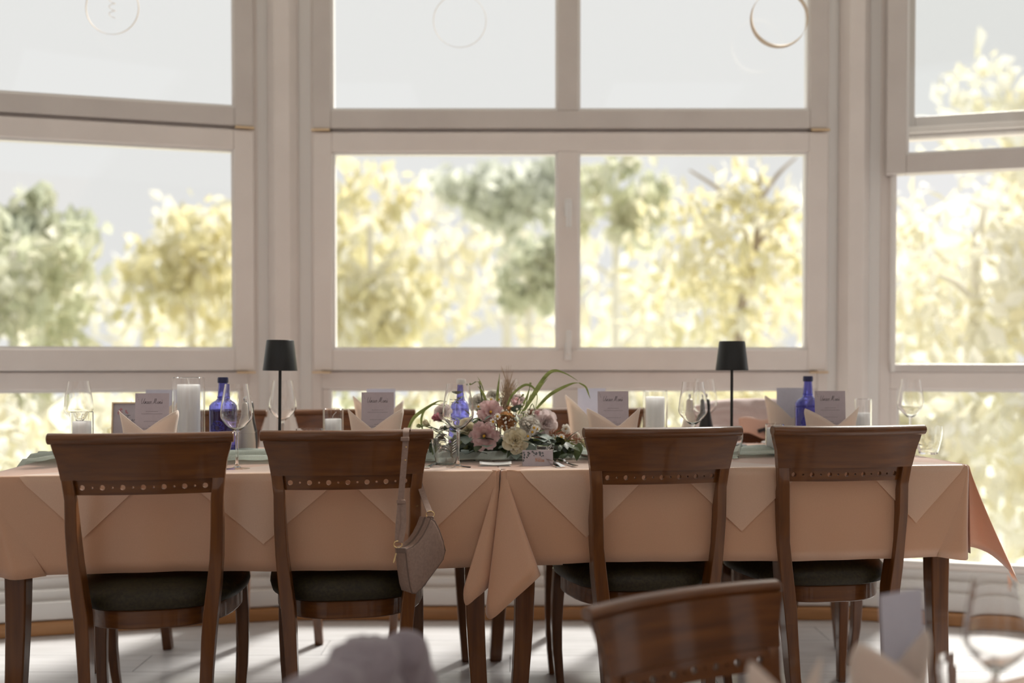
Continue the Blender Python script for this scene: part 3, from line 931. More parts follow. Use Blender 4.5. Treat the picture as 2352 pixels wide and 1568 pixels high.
def write(m, text, x0, z0, size, wd, put, slant=0.25, center=True, umlaut=()):
    tot = sum(GLY[c][0] for c in text) * size
    x = x0 - tot / 2 if center else x0
    for k, ch in enumerate(text):
        adv, st = GLY[ch]
        for s in st:
            pp = [(x + (p[0] + slant * p[1]) * size, z0 + p[1] * size) for p in s]
            pp = [(q.x, q.y) for q in catmull([Vector((a, b, 0)) for a, b in pp], 5)] if len(pp) > 2 else pp
            ribbon(m, pp, wd, put)
        if k in umlaut:
            for dx in (.06, .18):
                ribbon(m, [(x + (dx + .16) * size, z0 + .62 * size), (x + (dx + .17) * size, z0 + .68 * size)], wd * 1.4, put)
        x += adv * size
def scribble(m, x0, x1, z, h, wd, put, rnd):
    """a printed line too small to read"""
    x = x0
    while x < x1:
        wl = rnd.uniform(0.004, 0.010); xe = min(x + wl, x1); pts = []
        k = max(3, int((xe - x) / 0.0011))
        for i in range(k + 1):
            pts.append((x + (xe - x) * i / k, z + (h if i % 2 else 0) * rnd.uniform(0.6, 1.0)))
        ribbon(m, pts, wd, put); x = xe + 0.0016

# ================================================================== things on the table
def spot(px, w, dz=0.0):
    p = T(u_of(px, w), w)
    return (p.x, p.y, CLZ + 0.0006 + dz)

def plate(label, px, w):
    t = MB().lathe([(0, 0.0), (0.062, 0.0), (0.066, 0.003), (0.098, 0.012), (0.102, 0.015), (0.101, 0.0165), (0.097, 0.0155), (0.064, 0.0062), (0, 0.0058)], 48).build('plate', M['porcelain'], None, True)
    t.location = spot(px, w, 0.0016)
    return tag(t, label, 'plate', 'white plates at the settings')

def menu(px, w, label, printed, top, group, wd=0.097, h=0.200, rz=0.0, tilt=0.07):
    loc = spot(px, w, 0.0085)
    t = thing('menu_card', label, 'menu card', loc, group=group, rot=(-tilt, 0, rz))
    o = MB().box(-wd / 2, wd / 2, 0, 0.0007, 0, h).build('card', M['card'] if printed else M['cardblue'], t, False)
    if printed:
        put = lambda p: (p[0], -0.0003, p[1])
        m = MB(); write(m, 'Unser Menu', -0.001, h - 0.031, 0.0165, 0.0007, put, umlaut=(9,))
        m.build('title_lettering', M['ink'], t, False)
        m = MB(); rnd = random.Random(3)
        for z, hw_ in ((0.146, .017), (0.139, .030), (0.117, .023), (0.103, .010), (0.097, .026), (0.083, .007), (0.077, .028), (0.058, .02), (0.05, .026)):
            scribble(m, -hw_, hw_, z, 0.0024, 0.00055, put, rnd)
        m.build('menu_lines', M['ink'], t, False)
        m = MB()
        for k in range(3):
            a = (-wd / 2 + 0.004 + 0.002 * k, h - 0.004 - 0.006 * k)
            ribbon(m, [a, (a[0] + 0.003, a[1] - 0.003)], 0.0012, put)
        m.build('leaf_print', M['faint_ink'], t, False)
    return t

def napkin(px, w, label, group, rz=0.0, seed=1, peak=0.152, sx=0.078, sy=0.042):
    rnd = random.Random(seed)
    pl, pr = rnd.uniform(0.95, 1.05), rnd.uniform(0.95, 1.05)
    tabl = [(-180, .075), (-135, .085), (-100, peak * pl * .86), (-80, peak * pl), (-5, .098), (8, .096), (78, peak * pr), (100, peak * pr * .86), (135, .085), (180, .075)]
    def top(deg):
        if abs(deg) <= 80:
            q = abs(math.sin(R(deg - 2))) / math.sin(R(80)); return 0.094 + (peak * (pl if deg < 0 else pr) - 0.094) * min(1, q)
        for (a, va), (b, vb) in zip(tabl, tabl[1:]):
            if deg <= b: return va + (vb - va) * (deg - a) / (b - a)
        return tabl[-1][1]
    def fn(a, b):
        deg = -180 + 360 * a; th = R(deg)
        hgt = top(deg); z = hgt * b
        fl = 0.80 + 0.20 * (z / peak) ** 0.8 + 0.10 * (z / peak) ** 3
        x = math.sin(th) * sx * fl; y = -math.cos(th) * sy * (0.95 + 0.25 * z / peak) - 0.004
        if abs(deg) < 60: y -= 0.010 * (1 - abs(deg) / 60)
        return (x, y, z)
    m = MB().grid(fn, 60, 10)
    o = m.build('napkin', M['napkin'], None, True, autos=70, solid=0.0016)
    o.location = spot(px, w, 0.0085); o.rotation_euler = (0, 0, rz)
    return tag(o, label, 'napkin', group)

NEAR = [(344, 0.24, 'far left place', 0.04, 11), (864, 0.26, 'place left of the flowers', -0.10, 12), (1408, 0.29, 'place right of the flowers', 0.12, 13), (1908, 0.25, 'rightmost place', -0.02, 14)]
FARS = [(366, 0.62, 'left blank', 0.05, 21), (874, 0.64, 'second blank', 0.0, 22), (1360, 0.64, 'third blank', 0.05, 23), (1818, 0.62, 'fourth blank', -0.05, 24)]
near_txt = ['printed lilac menu card at the far left, behind the first near chair', 'printed lilac menu card behind the chair with the handbag', 'printed lilac menu card right of the flowers, behind the third near chair', 'printed lilac menu card beside the right blue bottle']
nap_txt = ['peach folded napkin around the far left printed menu', 'peach folded napkin around the menu behind the handbag chair', 'peach folded napkin around the printed menu right of the flowers', 'peach folded napkin around the menu beside the right blue bottle']
far_txt = ['pale blank back of a menu card beside the tall left candle', 'pale blank card standing behind the printed menu left of the flowers', 'pale blue blank card right of the flowers, on the window side', 'pale blue blank card behind the right blue bottle']
fnap_txt = ['peach napkin on the window side behind the far left menu', 'peach napkin with a tall flap on the window side, left of the flowers', 'peach napkin on the window side holding the card right of the flowers', 'peach napkin on the window side left of the right blue bottle']
for i, (px, w, _, rz, sd) in enumerate(NEAR):
    plate('white plate under ' + ['the far left printed menu', 'the menu behind the handbag chair', 'the menu right of the flowers, its rim beside the fork', 'the menu beside the right blue bottle'][i], px, w)
    menu(px + 2, w + 0.004, near_txt[i], True, 0, 'printed menu cards', rz=PHT * 0.4 + rz * 0.4)
    napkin(px, w, nap_txt[i], 'peach napkins', rz, sd)
for i, (px, w, _, rz, sd) in enumerate(FARS):
    plate('white plate under ' + ['the blank card by the tall left candle', 'the blank card left of the flowers', 'the blank card right of the flowers', 'the blank card behind the right blue bottle'][i], px, w)
    menu(px, w + 0.004, far_txt[i], False, 0, 'blank backs of menu cards', rz=PHT * 0.4)
    napkin(px - 4, w, fnap_txt[i], 'peach napkins', rz + (0.15 if i == 1 else -0.1), sd, peak=0.170)

def wine_glass(label, px, w, loc=None, scale=1.0):
    t = thing('wine_glass', label, 'wine glass', loc or spot(px, w), group='wine glasses')
    if not hasattr(wine_glass, 'me'):
        th = 0.0011
        outp = [(0.0, 0.1035), (0.0045, 0.1035), (0.012, 0.1085), (0.024, 0.119), (0.036, 0.132), (0.0425, 0.142), (0.0445, 0.150), (0.0440, 0.160), (0.0415, 0.182), (0.0375, 0.205), (0.0340, 0.224), (0.0320, 0.238)]
        inn = [(r - th, z) for r, z in outp[5:]][::-1]
        inn += [(0.0350, 0.1335), (0.023, 0.1208), (0.011, 0.1105), (0.0, 0.1085)]
        wine_glass.me = [MB().lathe(outp + inn, 40).mesh('bowl', M['glass']),
            MB().lathe([(0, 0.1030), (0.0052, 0.1030), (0.0040, 0.094), (0.0036, 0.08), (0.0036, 0.04), (0.0040, 0.02), (0.0062, 0.010), (0.0105, 0.0058), (0, 0.0058)], 20).mesh('stem', M['glass']),
            MB().lathe([(0, 0.0055), (0.0110, 0.0055), (0.020, 0.0034), (0.034, 0.0020), (0.0365, 0.0014), (0.0365, 0.0004), (0, 0.0)], 40).mesh('foot', M['glass'])]
        import bmesh
        for me in wine_glass.me:
            bm = bmesh.new(); bm.from_mesh(me); bmesh.ops.recalc_face_normals(bm, faces=bm.faces); bm.to_mesh(me); bm.free(); me.shade_smooth(); me.set_sharp_from_angle(angle=R(40))
    for nm, me in zip(('bowl', 'stem', 'foot'), wine_glass.me):
        o = bpy.data.objects.new(nm, me); link(o, t)
    t.scale = (scale,) * 3
    return t
wine_glass('wine glass in front of the left blue bottle, near table edge', 543, 0.10)
wine_glass('wine glass standing in front of the flowers, near table edge', 1052, 0.08)
wine_glass('leftmost wine glass on the table', 180, 0.56)
wine_glass('wine glass behind the left black lamp pole', 649, 0.60)
wine_glass('wine glass in front of the cream and black mills at the right', 1592, 0.24)
wine_glass('wine glass on the window side, left of the right lamp', 1619, 0.70)
wine_glass('rightmost wine glass on the long table', 2092, 0.56)
wine_glass('wine glass half hidden behind the flowers', 1168, 0.70)

def tumbler(label, px, w, loc=None, relief=False):
    t = thing('tumbler', label, 'glass', loc or spot(px, w), group='water tumblers')
    th = 0.0016
    outp = [(0, 0.0), (0.026, 0.0), (0.029, 0.003), (0.034, 0.022), (0.0395, 0.048), (0.0420, 0.066), (0.0418, 0.080), (0.0405, 0.092)]
    inn = [(0.0388, 0.092), (0.0401, 0.080), (0.0403, 0.066), (0.0378, 0.048), (0.0322, 0.024), (0.027, 0.008), (0, 0.007)]
    MB().lathe(outp + inn, 40).build('body', M['glass'], t, True)
    if relief:
        for k in range(5):
            for sgn in (0, 1):
                m = MB(); a0 = R(-120 + sgn * 62)
                pts = []
                for i in range(13):
                    q = i / 12; a = a0 + R(46) * q
                    z = 0.036 + 0.008 * k + 0.008 * math.sin(q * PI)
                    r = lerp_tab([(0.022, 0.034), (0.048, 0.0395), (0.066, 0.0420), (0.08, 0.0418)], z) + 0.0003
                    pts.append((r * math.cos(a), r * math.sin(a), z))
                m.tube(pts, 0.0011, 6).build('relief_rib', M['glass'], t, True)
    return t
tumbler('relief patterned water tumbler beside the flowers and the handbag chair', 1024, 0.17, relief=True)
tumbler('water tumbler left of the left small candle', 710, 0.40)
tumbler('water tumbler behind the right end of the third near chair', 1676, 0.27)
tumbler('water tumbler between the leftmost candle and the framed sign', 228, 0.50)
tumbler('small tumbler at the right end of the runner', 2134, 0.33)

def candle(label, px, w, gd, gh, cd, ch, lean_=0.0):
    loc = spot(px, w, 0.001)
    r = gd / 2; th = 0.0022
    g = MB().lathe([(0, 0), (r - 0.002, 0), (r, 0.002), (r, gh - 0.001), (r - th / 2, gh), (r - th, gh - 0.001), (r - th, 0.006), (0, 0.006)], 40).build('hurricane_glass', M['glass'], None, True)
    g.location = loc
    tag(g, 'clear glass cylinder holding ' + label, 'candle glass', 'candle glasses')
    c = thing('pillar_candle', label, 'candle', (loc[0], loc[1], loc[2] + 0.0064), group='white candles')
    q = cd / 2
    MB().lathe([(0, 0), (q, 0), (q, ch - 0.002), (q - 0.002, ch), (0.006, ch - 0.0015), (0, ch - 0.002)], 32).build('wax', M['wax'], c, True)
    wl = min(0.022, gh - ch)
    MB().tube(catmull([(0, 0, ch - 0.004), (-0.001, 0, ch + wl * 0.4), (0.003 * (1 if lean_ >= 0 else -1) + lean_, 0, ch + wl)], 5), 0.0009, 6).build('wick', M['wick'], c, True)
candle('the tallest white pillar candle, left of the left blue bottle', 433, 0.44, 0.098, 0.250, 0.069, 0.222, -0.003)
candle('a small white candle between the left lamp and the printed menu', 765, 0.45, 0.065, 0.150, 0.052, 0.112, 0.007)
candle('a small white candle in front of the leftmost wine glass', 187, 0.30, 0.064, 0.152, 0.052, 0.118)
candle('a tall white candle right of the printed menu by the flowers', 1505, 0.57, 0.083, 0.200, 0.064, 0.174)
candle('a slim white candle at the right end of the table', 1983, 0.52, 0.056, 0.172, 0.047, 0.118)
candle('a short white candle between the two right near chairs', 1780, 0.36, 0.058, 0.098, 0.050, 0.080)

def blue_bottle(label, px, w, white=False, rosette_ang=-100):
    t = thing('glass_bottle', label, 'bottle', spot(px, w, 0.012 if 0.2 < w < 0.5 else 0.0), group='blue water bottles')
    th = 0.0024
    outp = [(0, 0.0), (0.036, 0.0), (0.0405, 0.004), (0.0420, 0.012), (0.0420, 0.135), (0.0425, 0.142), (0.0415, 0.152), (0.033, 0.162), (0.0225, 0.168), (0.0172, 0.174), (0.0165, 0.180), (0.0150, 0.200), (0.0135, 0.216), (0.0135, 0.226)]
    inn = [(r - th if r > th else 0, z) for r, z in outp[3:]][::-1] + [(0.036, 0.006), (0, 0.006)]
    MB().lathe(outp + inn, 40).build('body', M['blueglass'], t, True)
    MB().lathe([(0, 0.2265), (0.0145, 0.2265), (0.0155, 0.222), (0.0163, 0.224), (0.0163, 0.236), (0.0150, 0.240), (0, 0.240)], 28).build('cap', M['whitecap'] if white else M['bluecap'], t, True)
    MB().lathe([(0.0166, 0.1765), (0.0180, 0.1785), (0.0176, 0.1805), (0.0160, 0.181)], 28).build('neck_ring', M['blueglass'], t, True)
    # embossed rosette
    m = MB(); r = 0.0424
    def onbody(x, z): 
        a = R(rosette_ang) + x / r
        return (r * math.cos(a), r * math.sin(a), 0.085 + z)
    for rr in (0.022, 0.0095):
        m.tube([onbody(rr * math.cos(2 * PI * k / 24), rr * math.sin(2 * PI * k / 24)) for k in range(25)], 0.0011, 6)
    for p in range(8):
        a = 2 * PI * p / 8
        pts = []
        for k in range(11):
            q = k / 10; d = 0.0095 + 0.0115 * math.sin(q * PI); b = a + (q - 0.5) * 0.62
            pts.append(onbody(d * math.cos(b), d * math.sin(b)))
        m.tube(pts, 0.0009, 5)
    m.build('embossed_rosette', M['blueglass'], t, True)
    for z in (0.138, 0.020):
        MB().tube([(0.0424 * math.cos(a), 0.0424 * math.sin(a), z) for a in [2 * PI * k / 40 for k in range(41)]], 0.0011, 6, False).build('embossed_band', M['blueglass'], t, True)
    return t
blue_bottle('cobalt blue glass bottle with navy cap at the left', 512, 0.42)
blue_bottle('cobalt blue glass bottle with white cap behind the flowers', 1059, 0.64, True)
blue_bottle('cobalt blue glass bottle with navy cap at the right', 1856, 0.46, rosette_ang=-105)

def mill(label, px, w, black):
    t = thing('pepper_mill', label, 'mill', spot(px, w), group='salt and pepper mills')
    m = M['blackmill'] if black else M['cream']
    MB().lathe([(0, 0), (0.027, 0), (0.0275, 0.004), (0.0270, 0.045), (0.0245, 0.075), (0.0185, 0.105), (0.0150, 0.130), (0.0148, 0.150), (0.0130, 0.166), (0.008, 0.171), (0, 0.172)], 32).build('body', m, t, True)
    MB().lathe([(0, 0.1725), (0.0035, 0.1725), (0.0035, 0.176), (0.0062, 0.180), (0.0062, 0.185), (0.003, 0.189), (0, 0.189)], 20).build('knob', M['steel'], t, True)
    MB().lathe([(0.0248, 0.0725), (0.0254, 0.0735), (0.0254, 0.0750), (0.0246, 0.076)], 32).build('ring', m, t, True)
mill('cream salt mill behind the wine glass at the left blue bottle', 566, 0.50, False)
mill('black pepper mill half hidden behind the left cream mill', 572, 0.575, True)
mill('cream salt mill with a steel knob at the right', 1583, 0.62, False)
mill('black pepper mill standing right of the right cream mill', 1622, 0.64, True)

def lamp(label, px, w, lean_=0.0):
    t = thing('table_lamp', label, 'lamp', spot(px, w, 0.010), group='black cordless table lamps')
    t.rotation_euler = (0, lean_, 0)
    MB().lathe([(0, 0), (0.050, 0), (0.052, 0.002), (0.052, 0.012), (0.049, 0.016), (0.008, 0.020), (0, 0.020)], 40).build('base', M['lampblack'], t, True)
    MB().lathe([(0, 0.018), (0.0048, 0.018), (0.0048, 0.345), (0, 0.345)], 16).build('pole', M['lampblack'], t, True)
    MB().lathe([(0.0535, 0.262), (0.0425, 0.355), (0.0405, 0.3575), (0, 0.3575), (0, 0.3555), (0.040, 0.3555), (0.0412, 0.354), (0.0522, 0.262), (0.0535, 0.262)], 48).build('shade', M['lampblack'], t, True)
    MB().lathe([(0, 0.32), (0.02, 0.32), (0.022, 0.325), (0.022, 0.34), (0, 0.345)], 24).build('light_head', M['whitecap'], t, True)
lamp('black metal table lamp at the left, before the left column', 641, 0.44, 0.012)
lamp('black metal table lamp at the right, before the middle window', 1681, 0.46)

# framed table sign
loc = spot(300, 0.47)
t = thing('framed_sign', 'small framed sign with script lettering beside the far left menu', 'sign', loc, rot=(-0.12, 0, 0.10))
MB().box(-0.058, 0.058, 0.001, 0.004, 0.003, 0.170).build('sheet', M['card'], t, False)
bars([(-0.062, -0.058, 0, 0.174), (0.058, 0.062, 0, 0.174), (-0.058, 0.058, 0, 0.004), (-0.058, 0.058, 0.170, 0.174)], -0.004, 0.008).build('frame', M['brass'], t, False)
m = MB(); write(m, 'Tisch', -0.004, 0.108, 0.026, 0.0012, lambda p: (p[0], 0.0006, p[1])); m.build('lettering', M['ink'], t, False)
m = MB()
for k in range(7):
    a = 2.4 * k; c0 = (-0.042 + 0.011 * (k % 3), 0.150 - 0.007 * (k // 3))
    ribbon(m, [c0, (c0[0] + 0.008 * math.cos(a), c0[1] + 0.008 * math.sin(a))], 0.004, lambda p: (p[0], 0.0005, p[1]))
m.build('flower_print', M['pink_ink'], t, False)

# name card "Niklas"
loc = spot(1235, 0.115)
t = thing('name_card', 'small tent name card with copper lettering in front of the flowers', 'name card', loc, rot=(0, 0, 0.02))
wd, hh = 0.088, 0.044
MB().add([(-wd / 2, -0.016, 0), (wd / 2, -0.016, 0), (wd / 2, 0, hh), (-wd / 2, 0, hh)], [(0, 1, 2, 3)]).build('front_leaf', M['card'], t, False, solid=0.0006)
MB().add([(-wd / 2, 0.016, 0), (wd / 2, 0.016, 0), (wd / 2, 0.0006, hh), (-wd / 2, 0.0006, hh)], [(0, 1, 2, 3)]).build('rear_leaf', M['card'], t, False, solid=0.0006)
sl = 0.016 / hh
put = lambda p: (p[0], -0.016 + p[1] * sl - 0.0008, p[1] + 0.0002)
m = MB(); write(m, 'Niklas', 0.006, 0.0115, 0.0135, 0.0011, put, slant=0.08); m.build('lettering', M['copper_ink'], t, False)
m = MB(); rnd = random.Random(5)
for (x, z, a, L) in ((-.040, .040, -1.6, .007), (-.037, .034, -2.0, .008), (-.040, .027, -1.4, .008), (-.041, .019, -1.7, .008), (-.030, .039, -.6, .008), (-.029, .033, -1.2, .008), (-.022, .037, -2.2, .007), (-.018, .041, -.4, .008),
                     (-.012, .038, -1.0, .006), (-.008, .034, -.7, .006), (-.004, .039, -1.5, .009), (.003, .040, -.8, .010), (.006, .034, -1.3, .007), (.011, .037, -.3, .007), (.014, .031, -.9, .006), (-.033, .026, -.9, .006), (-.012, .030, -.8, .004), (.010, .028, -.6, .004)):
    dx, dz = math.cos(a), math.sin(a)
    pts = []
    for k in range(9):
        q = k / 8; pts.append((x + dx * L * q, z + dz * L * q))
    vs = []
    for k, p in enumerate(pts):
        wv = 0.0028 * math.sin(PI * (k / 8) ** 0.8) * (L / 0.008) + 0.0001
        vs += [put((p[0] - dz * wv, p[1] + dx * wv)), put((p[0] + dz * wv, p[1] - dx * wv))]
    m.add(vs, [(2 * k, 2 * k + 1, 2 * k + 3, 2 * k + 2) for k in range(8)])
m.build('leaf_print', M['grey_ink'], t, False)

# little jar behind the name card
t = thing('glass_jar', 'little lidded glass jar tied with twine behind the name card', 'jar', spot(1252, 0.17))
MB().lathe([(0, 0), (0.022, 0), (0.025, 0.003), (0.025, 0.036), (0.023, 0.041), (0.0215, 0.041), (0.0233, 0.036), (0.0233, 0.005), (0, 0.004)], 32).build('body', M['glass'], t, True)
MB().lathe([(0, 0.0412), (0.0243, 0.0412), (0.0250, 0.043), (0.0250, 0.050), (0.0235, 0.0525), (0, 0.0525)], 32).build('lid', M['glass'], t, True)
m = MB()
m.tube([(0.0258 * math.cos(2 * PI * k / 30), 0.0258 * math.sin(2 * PI * k / 30), 0.042) for k in range(31)], 0.0007, 5)
m.tube(catmull([(0.008, -0.0258, 0.043), (0.012, -0.028, 0.054), (0.019, -0.027, 0.057), (0.010, -0.027, 0.043), (0.004, -0.028, 0.050), (0.0, -0.027, 0.036)], 5), 0.0006, 5)
m.build('twine', M['wick'], t, True)
MB().lathe([(0, 0.0045), (0.0228, 0.0055), (0.0228, 0.030), (0, 0.031)], 24).build('filling', M['wax'], t, True)

# folded white card lying flat by the middle gap
t = thing('folded_card', 'small white folded card lying flat before the flowers', 'card', spot(1138, 0.115), rot=(0, 0, 0.03))
MB().grid(lambda a, b: (-0.046 + 0.092 * a, -0.018 + 0.036 * b, 0.004 + 0.0035 * (2 * a - 1) ** 2 + 0.004 * b), 10, 3).build('upper_leaf', M['porcelain'], t, True, solid=0.0006)
MB().box(-0.044, 0.044, -0.016, 0.02, 0.0008, 0.0016).build('lower_leaf', M['porcelain'], t, False)
m = MB(); scribble(m, -0.012, 0.014, -0.0165, 0.003, 0.0008, lambda p: (p[0], p[1] + 0.004, 0.0046), random.Random(4)); m.build('printed_line', M['ink'], t, False)

# cutlery
def fork(label, loc, rz):
    t = thing('fork', label, 'cutlery', loc, rz, 'cutlery on the near edge')
    def spine(y): return 0.004 + 0.010 * math.exp(-((y - 0.115) / 0.03) ** 2) + 0.006 * max(0, (y - 0.13) / 0.06)
    m = MB(); rows = []
    for i in range(15):
        y = 0.12 * i / 14
        hw_ = 0.0085 - 0.0052 * min(1, y / 0.07) + (0.008 * max(0, (y - 0.10) / 0.02))
        rows.append([(-hw_, y, spine(y)), (hw_, y, spine(y)), (hw_, y, spine(y) + 0.002), (-hw_, y, spine(y) + 0.002)])
    m.loft(rows).build('handle', M['steel'], t, True)
    for k in range(4):
        x = -0.0093 + 0.0062 * k
        rows = []
        for i in range(9):
            y = 0.116 + 0.062 * i / 8; hw_ = 0.0019 - 0.0009 * i / 8
            rows.append([(x - hw_, y, spine(y)), (x + hw_, y, spine(y)), (x + hw_, y, spine(y) + 0.0018), (x - hw_, y, spine(y) + 0.0018)])
        MB().loft(rows).build('tine', M['steel'], t, True)
    return t
def knife(label, loc, rz, tip=0.0):
    t = thing('knife', label, 'cutlery', loc, rz, 'cutlery on the near edge')
    m = MB(); rows = []
    for i in range(10):
        y = 0.09 * i / 9; hw_ = 0.0085 - 0.0035 * min(1, y / 0.06)
        rows.append([(-hw_, y, 0.0), (hw_, y, 0.0), (hw_, y, 0.006), (-hw_, y, 0.006)])
    m.loft(rows).build('handle', M['steel'], t, True, bevel=0.002)
    MB().prism([(-0.005, 0.088), (0.006, 0.088), (0.009, 0.15), (0.005, 0.19), (-0.002, 0.205), (-0.005, 0.19)], 'z', 0.0015, 0.0032).build('blade', M['steel'], t, False)
    t.rotation_euler = (tip, 0, rz)
    return t
fork('steel fork lying tines away beside the name card', spot(1322, 0.035, 0.001), 0.28)
knife('steel knife handle end beside the handbag chair', spot(980, 0.045, 0.001), -0.12)
# two dessert spoons resting on each other
def spoon(label, loc, rot):
    t = thing('spoon', label, 'cutlery', loc, group='cutlery on the near edge', rot=rot)
    rows = []
    for i in range(16):
        y = 0.10 * i / 15; hw_ = 0.0075 - 0.0050 * math.sin(min(1, y / 0.075) * PI / 2) + 0.001
        z = 0.002 + 0.004 * math.sin(y / 0.1 * PI)
        rows.append([(-hw_, y, z), (hw_, y, z), (hw_, y, z + 0.0018), (-hw_, y, z + 0.0018)])
    MB().loft(rows).build('handle', M['steel'], t, True)
    MB().grid(lambda a, b: (0.0155 * math.sin(PI * b) ** 0.7 * (2 * a - 1), 0.097 + 0.05 * b, 0.001 + 0.007 * (2 * a - 1) ** 2 * math.sin(PI * b) + 0.004 * (2 * b - 1) ** 2), 8, 12).build('bowl', M['steel'], t, True, solid=0.001)
    return t
spoon('steel spoon tipped up against another right of the name card', spot(1294, 0.030, 0.001), (0.16, 0.0, 0.55))
spoon('steel spoon lying flat under the tipped spoon by the name card', spot(1286, 0.028, 0.0), (0.0, 0.0, 0.30))

# hoops hanging in the windows
def hoop(label, px, py, Y, rpx, wide, twist, curl=False):
    c = W(px, py, Y); r = rpx * Y / F
    t = thing('hanging_hoop', label, 'ornament', c, group='ornaments hanging in the windows')
    n = 72
    def fn(a, b):
        th = 2 * PI * a; tw = twist * math.sin(th * 1.0 + 0.6)
        w = (b - 0.5) * wide
        rr = r + w * math.sin(tw); y = w * math.cos(tw)
        return (rr * math.cos(th), y, rr * math.sin(th))
    MB().grid(fn, n, 2, close_u=True).build('band', M['veneer'], t, True, solid=0.0012)
    MB().tube([(0, 0, r), (0, 0, 2.98 - c.z)], 0.0006, 5).build('thread', M['thread'], t, False)
    if curl:
        MB().tube([(0.012 * math.sin(k * 0.5), 0.012 * math.cos(k * 0.5), 0.05 - 0.0022 * k) for k in range(40)], 0.0009, 5).build('spiral', M['veneer'], t, True)
hoop('thin hoop with a small spiral hanging in the left window', 258, 18, 3.85, 60, 0.005, 0.3, True)
hoop('very thin pale hoop hanging in the left upper pane of the middle window', 1056, 48, 3.98, 60, 0.004, 0.3)
hoop('twisted pale wood hoop hanging at the top right of the middle window', 1790, 42, 3.94, 64, 0.020, 1.2)

# ================================================================== flower centrepiece
FM = {
 'pink': cloth('petal_dusty_pink', (0.72, 0.50, 0.51), (0.86, 0.68, 0.68), 0.35, (0.92, 0.66, 0.66), 45),
 'deep': cloth('petal_deep_pink', (0.40, 0.13, 0.18), (0.50, 0.20, 0.24), 0.3, (0.7, 0.3, 0.35), 45),
 'white': cloth('petal_white', (0.78, 0.75, 0.70), (0.86, 0.84, 0.80), 0.35, (0.92, 0.88, 0.80), 40),
 'blush': cloth('petal_blush', (0.74, 0.64, 0.64), (0.85, 0.79, 0.78), 0.35, (0.9, 0.78, 0.76), 40),
 'cream': cloth('petal_cream', (0.72, 0.66, 0.48), (0.84, 0.80, 0.66), 0.35, (0.9, 0.82, 0.58), 40),
 'orange': cloth('petal_apricot', (0.66, 0.34, 0.14), (0.80, 0.52, 0.28), 0.35, (0.9, 0.5, 0.22), 40),
 'bud': vary(mat('bud_green', (0.42, 0.46, 0.22), 0.6), (0.34, 0.38, 0.16), (0.52, 0.55, 0.32), (40, 40, 40), 3),
 'yellow': mat('daisy_yellow', (0.68, 0.38, 0.04), 0.7),
 'green': vary(mat('leaf_green', (0.10, 0.14, 0.05), 0.5), (0.07, 0.11, 0.04), (0.16, 0.20, 0.08), (30, 30, 30), 3),
 'darkgreen': vary(mat('leaf_dark_green', (0.045, 0.065, 0.03), 0.5), (0.03, 0.05, 0.02), (0.07, 0.095, 0.045), (30, 30, 30), 3),
 'euca': vary(mat('eucalyptus', (0.20, 0.25, 0.22), 0.6), (0.15, 0.20, 0.17), (0.28, 0.33, 0.30), (30, 30, 30), 3),
 'grass': vary(mat('grass_blade', (0.26, 0.34, 0.09), 0.5), (0.20, 0.27, 0.07), (0.36, 0.44, 0.14), (20, 20, 60), 3),
 'straw': mat('dry_plume', (0.46, 0.34, 0.24), 0.9),
 'rust': mat('rust_spray', (0.42, 0.20, 0.12), 0.8),
 'stem': mat('stem_green', (0.13, 0.17, 0.06), 0.6),
 'dark': mat('flower_foam', (0.03, 0.045, 0.025), 0.9),
}
FY = 3.11
froot_loc = Vector(spot(1152, 0.37, 0.012))
fl = thing('flower_arrangement', 'low wedding flower arrangement with pink and white blooms and grasses', 'flowers', froot_loc)
def FP(px, py, dy=0.0): return W(px, py, FY + dy) - froot_loc
def petal_mesh(w, h, cup, curl, ruffle=0.0, sharp=False, m='pink'):
    def fn(a, b):
        s = 2 * a - 1
        wp = w * (b ** 0.55) * (1 - 0.22 * b ** 5) if not sharp else w * math.sin(PI * min(0.999, b ** 0.8)) + 0.0003
        tip = 1 - (0.10 * s * s if not sharp else 0)
        x = -cup * s * s * w + curl * b * b * h + ruffle * math.sin(s * 7 + b * 4) * b * b * h
        return (x, s * wp, h * b * tip)
    return MB().grid(fn, 6, 6).mesh('petal', FM[m])
PCACHE = {}
def pm(*k):
    if k not in PCACHE: PCACHE[k] = petal_mesh(*k)
    return PCACHE[k]
